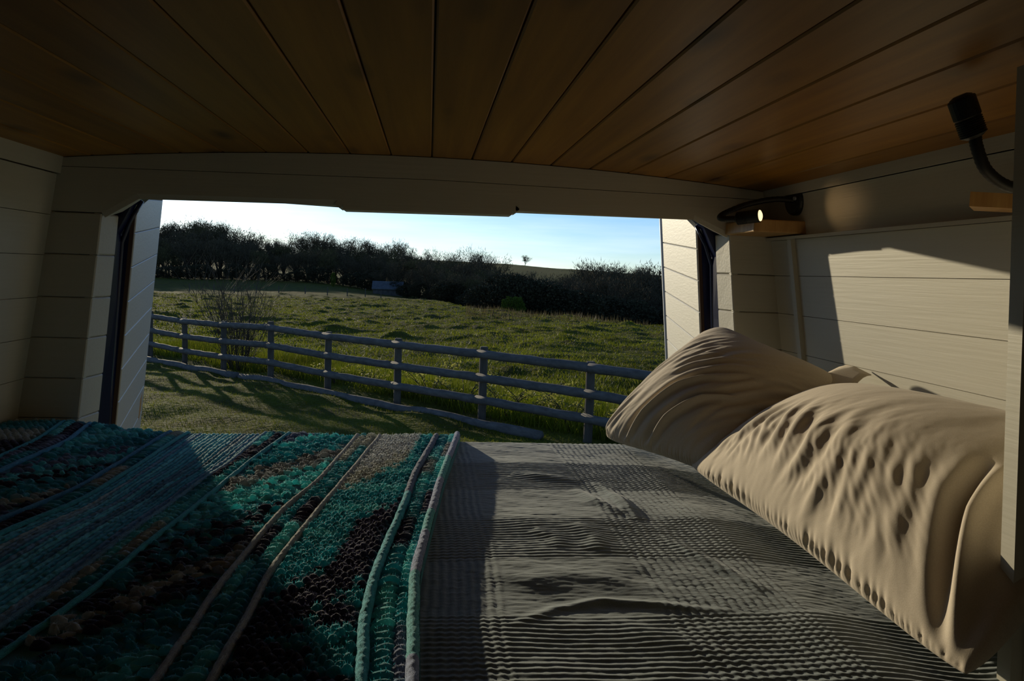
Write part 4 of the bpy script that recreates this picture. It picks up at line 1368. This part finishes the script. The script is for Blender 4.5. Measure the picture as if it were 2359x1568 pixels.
def tree_proto(seed, kind):
    """unit tree, height about 1; kind 0 broad bare crown, 1 narrower, 2 leafy round bush"""
    rnd = random.Random(seed); r = np.random.default_rng(seed)
    t = bpy.data.objects.new('tree', None); COL.objects.link(t)
    limbs, ends = [], []
    H = 1.0
    th = (0.22, 0.30, 0.10)[kind]
    wdt = (0.44, 0.30, 0.46)[kind]
    tr = [Vector((0, 0, -0.05)), Vector((rnd.uniform(-.01, .01), 0, th * 0.5)), Vector((rnd.uniform(-.02, .02), rnd.uniform(-.02, .02), th))]
    limbs.append(tube_geo(tr, [0.024, 0.019, 0.016], 6, False))
    nl = 9
    for k in range(nl):
        a = 6.283 * k / nl + rnd.uniform(-.3, .3); e = rnd.uniform(0.15, 1.0)
        tip = Vector((math.cos(a) * wdt * e, math.sin(a) * wdt * e, th + (H - th) * (0.93 - 0.55 * e * e) * rnd.uniform(.9, 1.03)))
        b0 = tr[2] - Vector((0, 0, rnd.uniform(0, th * 0.35)))
        mid = b0.lerp(tip, 0.5) + Vector((0, 0, rnd.uniform(-0.02, 0.05)))
        pl = spline([b0, mid, tip], 6)
        limbs.append(tube_geo(pl, [0.010 - 0.0014 * i for i in range(6)], 4, False))
        for q in range(6):
            i = rnd.randint(2, 5)
            nd = (tip - b0).normalized() + Vector((rnd.uniform(-1, 1), rnd.uniform(-1, 1), rnd.uniform(-.3, .9)))
            e2 = pl[i] + nd.normalized() * rnd.uniform(0.10, 0.2)
            limbs.append(tube_geo([pl[i], pl[i].lerp(e2, .5) + Vector((0, 0, .008)), e2], [0.004, 0.003, 0.0015], 3, False))
            ends.append(e2); ends.append(pl[i].lerp(e2, 0.6))
        ends.append(tip)
    obj('trunk', *join(limbs), M_bark, None, True).parent = t
    E = np.array([tuple(e) for e in ends])
    n = (3800, 3200, 6000)[kind]
    c = E[r.integers(0, len(E), n)] + r.normal(0, 0.045, (n, 3))
    if kind == 2:
        v = r.normal(size=(n, 3)); v /= np.linalg.norm(v, axis=1, keepdims=True)
        c = v * np.array((0.46, 0.46, 0.42)) * (0.75 + 0.25 * r.random((n, 1))) + np.array((0, 0, 0.5)) + 0.04 * np.stack([fbm(v[:, 0] * 4, v[:, 2] * 4, seed), fbm(v[:, 1] * 4, v[:, 2] * 4, seed + 1), fbm(v[:, 0] * 4, v[:, 1] * 4, seed + 2)], -1) * 3
    cen = np.array((0, 0, th + 0.1))
    d = c - cen; d /= np.linalg.norm(d, axis=1, keepdims=True) + 1e-6
    d = d + r.normal(0, 0.55, (n, 3)) + np.array((0, 0, 0.25)); d /= np.linalg.norm(d, axis=1, keepdims=True)
    s = r.normal(size=(n, 3)); s = np.cross(s, d); s /= np.linalg.norm(s, axis=1, keepdims=True) + 1e-6
    ln = (0.030 + 0.045 * r.random((n, 1))) * (1 if kind < 2 else 0.6); w = (0.0022 + 0.0030 * r.random((n, 1))) * (1 if kind < 2 else 5)
    V = np.stack([c - s * w, c + s * w, c + d * ln], 1).reshape(-1, 3)
    o = obj('crown', V, np.arange(3 * n).reshape(-1, 3), (M_cr[0], M_cr[1], M_green)[kind] if kind < 2 else M_green)
    o.parent = t; o['kind'] = 'stuff'
    return t


protos = [tree_proto(500 + i, k) for i, k in enumerate((0, 0, 0, 1, 1, 0))]
bushp = tree_proto(700, 2)
used = set()


def plant_tree(p, x, y, h, w, label, cat, group, name):
    z = gz(x, y) - 0.02 * h
    key = p.as_pointer()
    if key in used:
        o = copy_tree(p, (x, y, z), random.uniform(0, 6.28), (h * w, h * w, h))
    else:
        used.add(key); o = p
        o.location = (x, y, z); o.rotation_euler = (0, 0, random.uniform(0, 6.28)); o.scale = (h * w, h * w, h)
    o.name = name
    return tag(o, label, cat, group)


# height of the wood's skyline: bearing (x over y) -> elevation above eye level (z over y)
SK = np.array([(-0.62, 0.043), (-0.45, 0.045), (-0.33, 0.041), (-0.30, 0.043), (-0.275, 0.0475), (-0.258, 0.045), (-0.245, 0.038), (-0.228, 0.038), (-0.215, 0.031), (-0.185, 0.033), (-0.16, 0.035), (-0.13, 0.034),
               (-0.11, 0.032), (-0.09, 0.028), (-0.06, 0.027), (-0.03, 0.025), (0.0, 0.020), (0.03, 0.017), (0.06, 0.020), (0.08, 0.016)])
random.seed(21)
lab_edge = ['low bare tree at the front edge of the wood beyond the upper field', 'bare tree in the second rank of the wood beyond the upper field', 'tall bare tree whose crown makes the skyline of the upper wood', 'bare tree at the back of the wood, showing through gaps on the skyline']
for row, (dist, fac, step) in enumerate([(172, 0.70, 0.0165), (184, 0.86, 0.0150), (196, 1.0, 0.0145), (206, 1.0, 0.021)]):
    b = -0.62 + 0.005 * row
    while b < 0.085:
        dd = dist - 62 * sstep(-0.12, 0.06, b) + random.uniform(-4, 4)
        x, y = b * dd, dd
        base = gz(x, y)
        el = float(np.interp(b, SK[:, 0], SK[:, 1]))
        h = (el * dd - base) * fac * (random.uniform(0.80, 1.08) if row < 2 else random.uniform(0.72, 1.13))
        p = protos[random.choice((0, 1, 2, 3, 4, 5))]
        plant_tree(p, x, y, max(h, 3.5), random.uniform(0.9, 1.35), lab_edge[row], 'tree', 'trees of the woodland edge', 'woodland_tree')
        b += step * random.uniform(0.8, 1.25)
SK2 = np.array([(0.07, -0.006), (0.12, -0.004), (0.16, -0.003), (0.20, 0.005), (0.22, 0.011), (0.235, 0.016), (0.25, 0.0175), (0.262, 0.013), (0.28, 0.008), (0.295, 0.008), (0.32, 0.014), (0.40, 0.012), (0.62, 0.014)])
lab_val = ['lower bare tree at the near edge of the valley wood below the field', 'bare tree in the middle of the valley wood below the field', 'tall bare tree on the skyline of the valley wood below the field']
for row, (dist, fac, step) in enumerate([(96, 0.78, 0.030), (106, 0.92, 0.026), (116, 1.0, 0.022)]):
    b = 0.075 + 0.007 * row
    while b < 0.62:
        dd = dist + random.uniform(-4, 4); x, y = b * dd, dd
        base = gz(x, y); el = float(np.interp(b, SK2[:, 0], SK2[:, 1]))
        h = (el * dd - base) * fac * random.uniform(0.92, 1.04)
        plant_tree(protos[random.choice((0, 1, 2, 5))], x, y, max(h, 4), random.uniform(0.95, 1.3), lab_val[row], 'tree', 'trees of the valley wood', 'valley_tree')
        b += step * random.uniform(0.8, 1.2)
# dark scrub at the foot of both woods
M_scrub = mat('dark_scrub_leaf', (0.060, 0.055, 0.030), 0.9, spec=0.1)
scr = tree_proto(720, 2)
for ch in scr.children:
    if ch.name.startswith('crown'):
        ch.data = ch.data.copy(); ch.data.materials.clear(); ch.data.materials.append(M_scrub)
b = -0.62
while b < 0.62:
    dd = (168 - 62 * float(sstep(-0.12, 0.06, b)) if b < 0.08 else 88) + random.uniform(-3, 3)
    hh = random.uniform(1.6, 4.2) if b < 0.08 else random.uniform(2.5, 6.0)
    plant_tree(scr, b * dd, dd, hh, random.uniform(1.2, 1.9), 'dark scrubby bush at the foot of the woods', 'bush', 'scrub at the foot of the woods', 'scrub_bush')
    b += 0.012 * random.uniform(0.8, 1.25)
plant_tree(bushp, 0.112 * 80, 80, 2.6, 1.15, 'round bright green bush in front of the valley wood', 'bush', None, 'green_bush')
plant_tree(bushp, 0.158 * 84, 84, 2.4, 1.1, 'duller green rounded bush beside the bright one at the valley wood', 'bush', None, 'green_bush')
plant_tree(bushp, -0.122 * 150, 150, 3.2, 0.35, 'slim pale green sapling before the woodland edge', 'tree', None, 'sapling')
plant_tree(protos[0], 0.126 * 790, 790, 10, 1.5, 'lone tree standing on the far hilltop', 'tree', None, 'hilltop_tree')

# wire fence posts across the field
wf = thing('wire_fence', (-12, 88, -3.3), 'line of thin posts of a wire fence across the field', 'fence')
for b in (-0.30, -0.27, -0.245, -0.218, -0.19, -0.157, -0.129, -0.104, -0.081, -0.061):
    dd = 92; x = b * dd; z = gz(x, dd)
    obj('post', *tube_geo([(x, dd, z - 0.2), (x, dd, z + 0.6), (x, dd, z + 1.0)], [0.06, 0.06, 0.05], 6), M_post, wf)

# barn half hidden at the wood's edge
bx_, by_ = -0.052 * 140, 140.0
bzz = gz(bx_, by_)
barn = thing('barn', (bx_, by_, bzz), 'small grey roofed barn at the foot of the upper wood', 'building')
M_slate = noise_col(mat('grey_roof_sheet', rough=0.5), (0.065, 0.075, 0.082), (0.10, 0.112, 0.12), 2.0)[0]
M_stone = noise_col(mat('dark_barn_wall', rough=0.9), (0.07, 0.062, 0.055), (0.11, 0.10, 0.088), 2.0)[0]
obj('wall', *box_geo(bx_ - 2.6, bx_ + 2.6, by_ - 1.6, by_ + 1.6, bzz - 0.4, bzz + 1.3), M_stone, barn)
v = [(bx_ + sx * 2.8, by_ + q[0], bzz + q[1]) for sx in (-1, 1) for q in ((-1.9, 1.2), (0, 2.5), (1.9, 1.2), (1.9, 1.05), (0, 2.35), (-1.9, 1.05))]
f = [(0, 1, 4, 5), (1, 2, 3, 4), (6, 11, 10, 7), (7, 10, 9, 8)] + [(i, i + 6, (i + 1) % 6 + 6, (i + 1) % 6) for i in range(6)]
obj('roof', v, f, M_slate, barn)
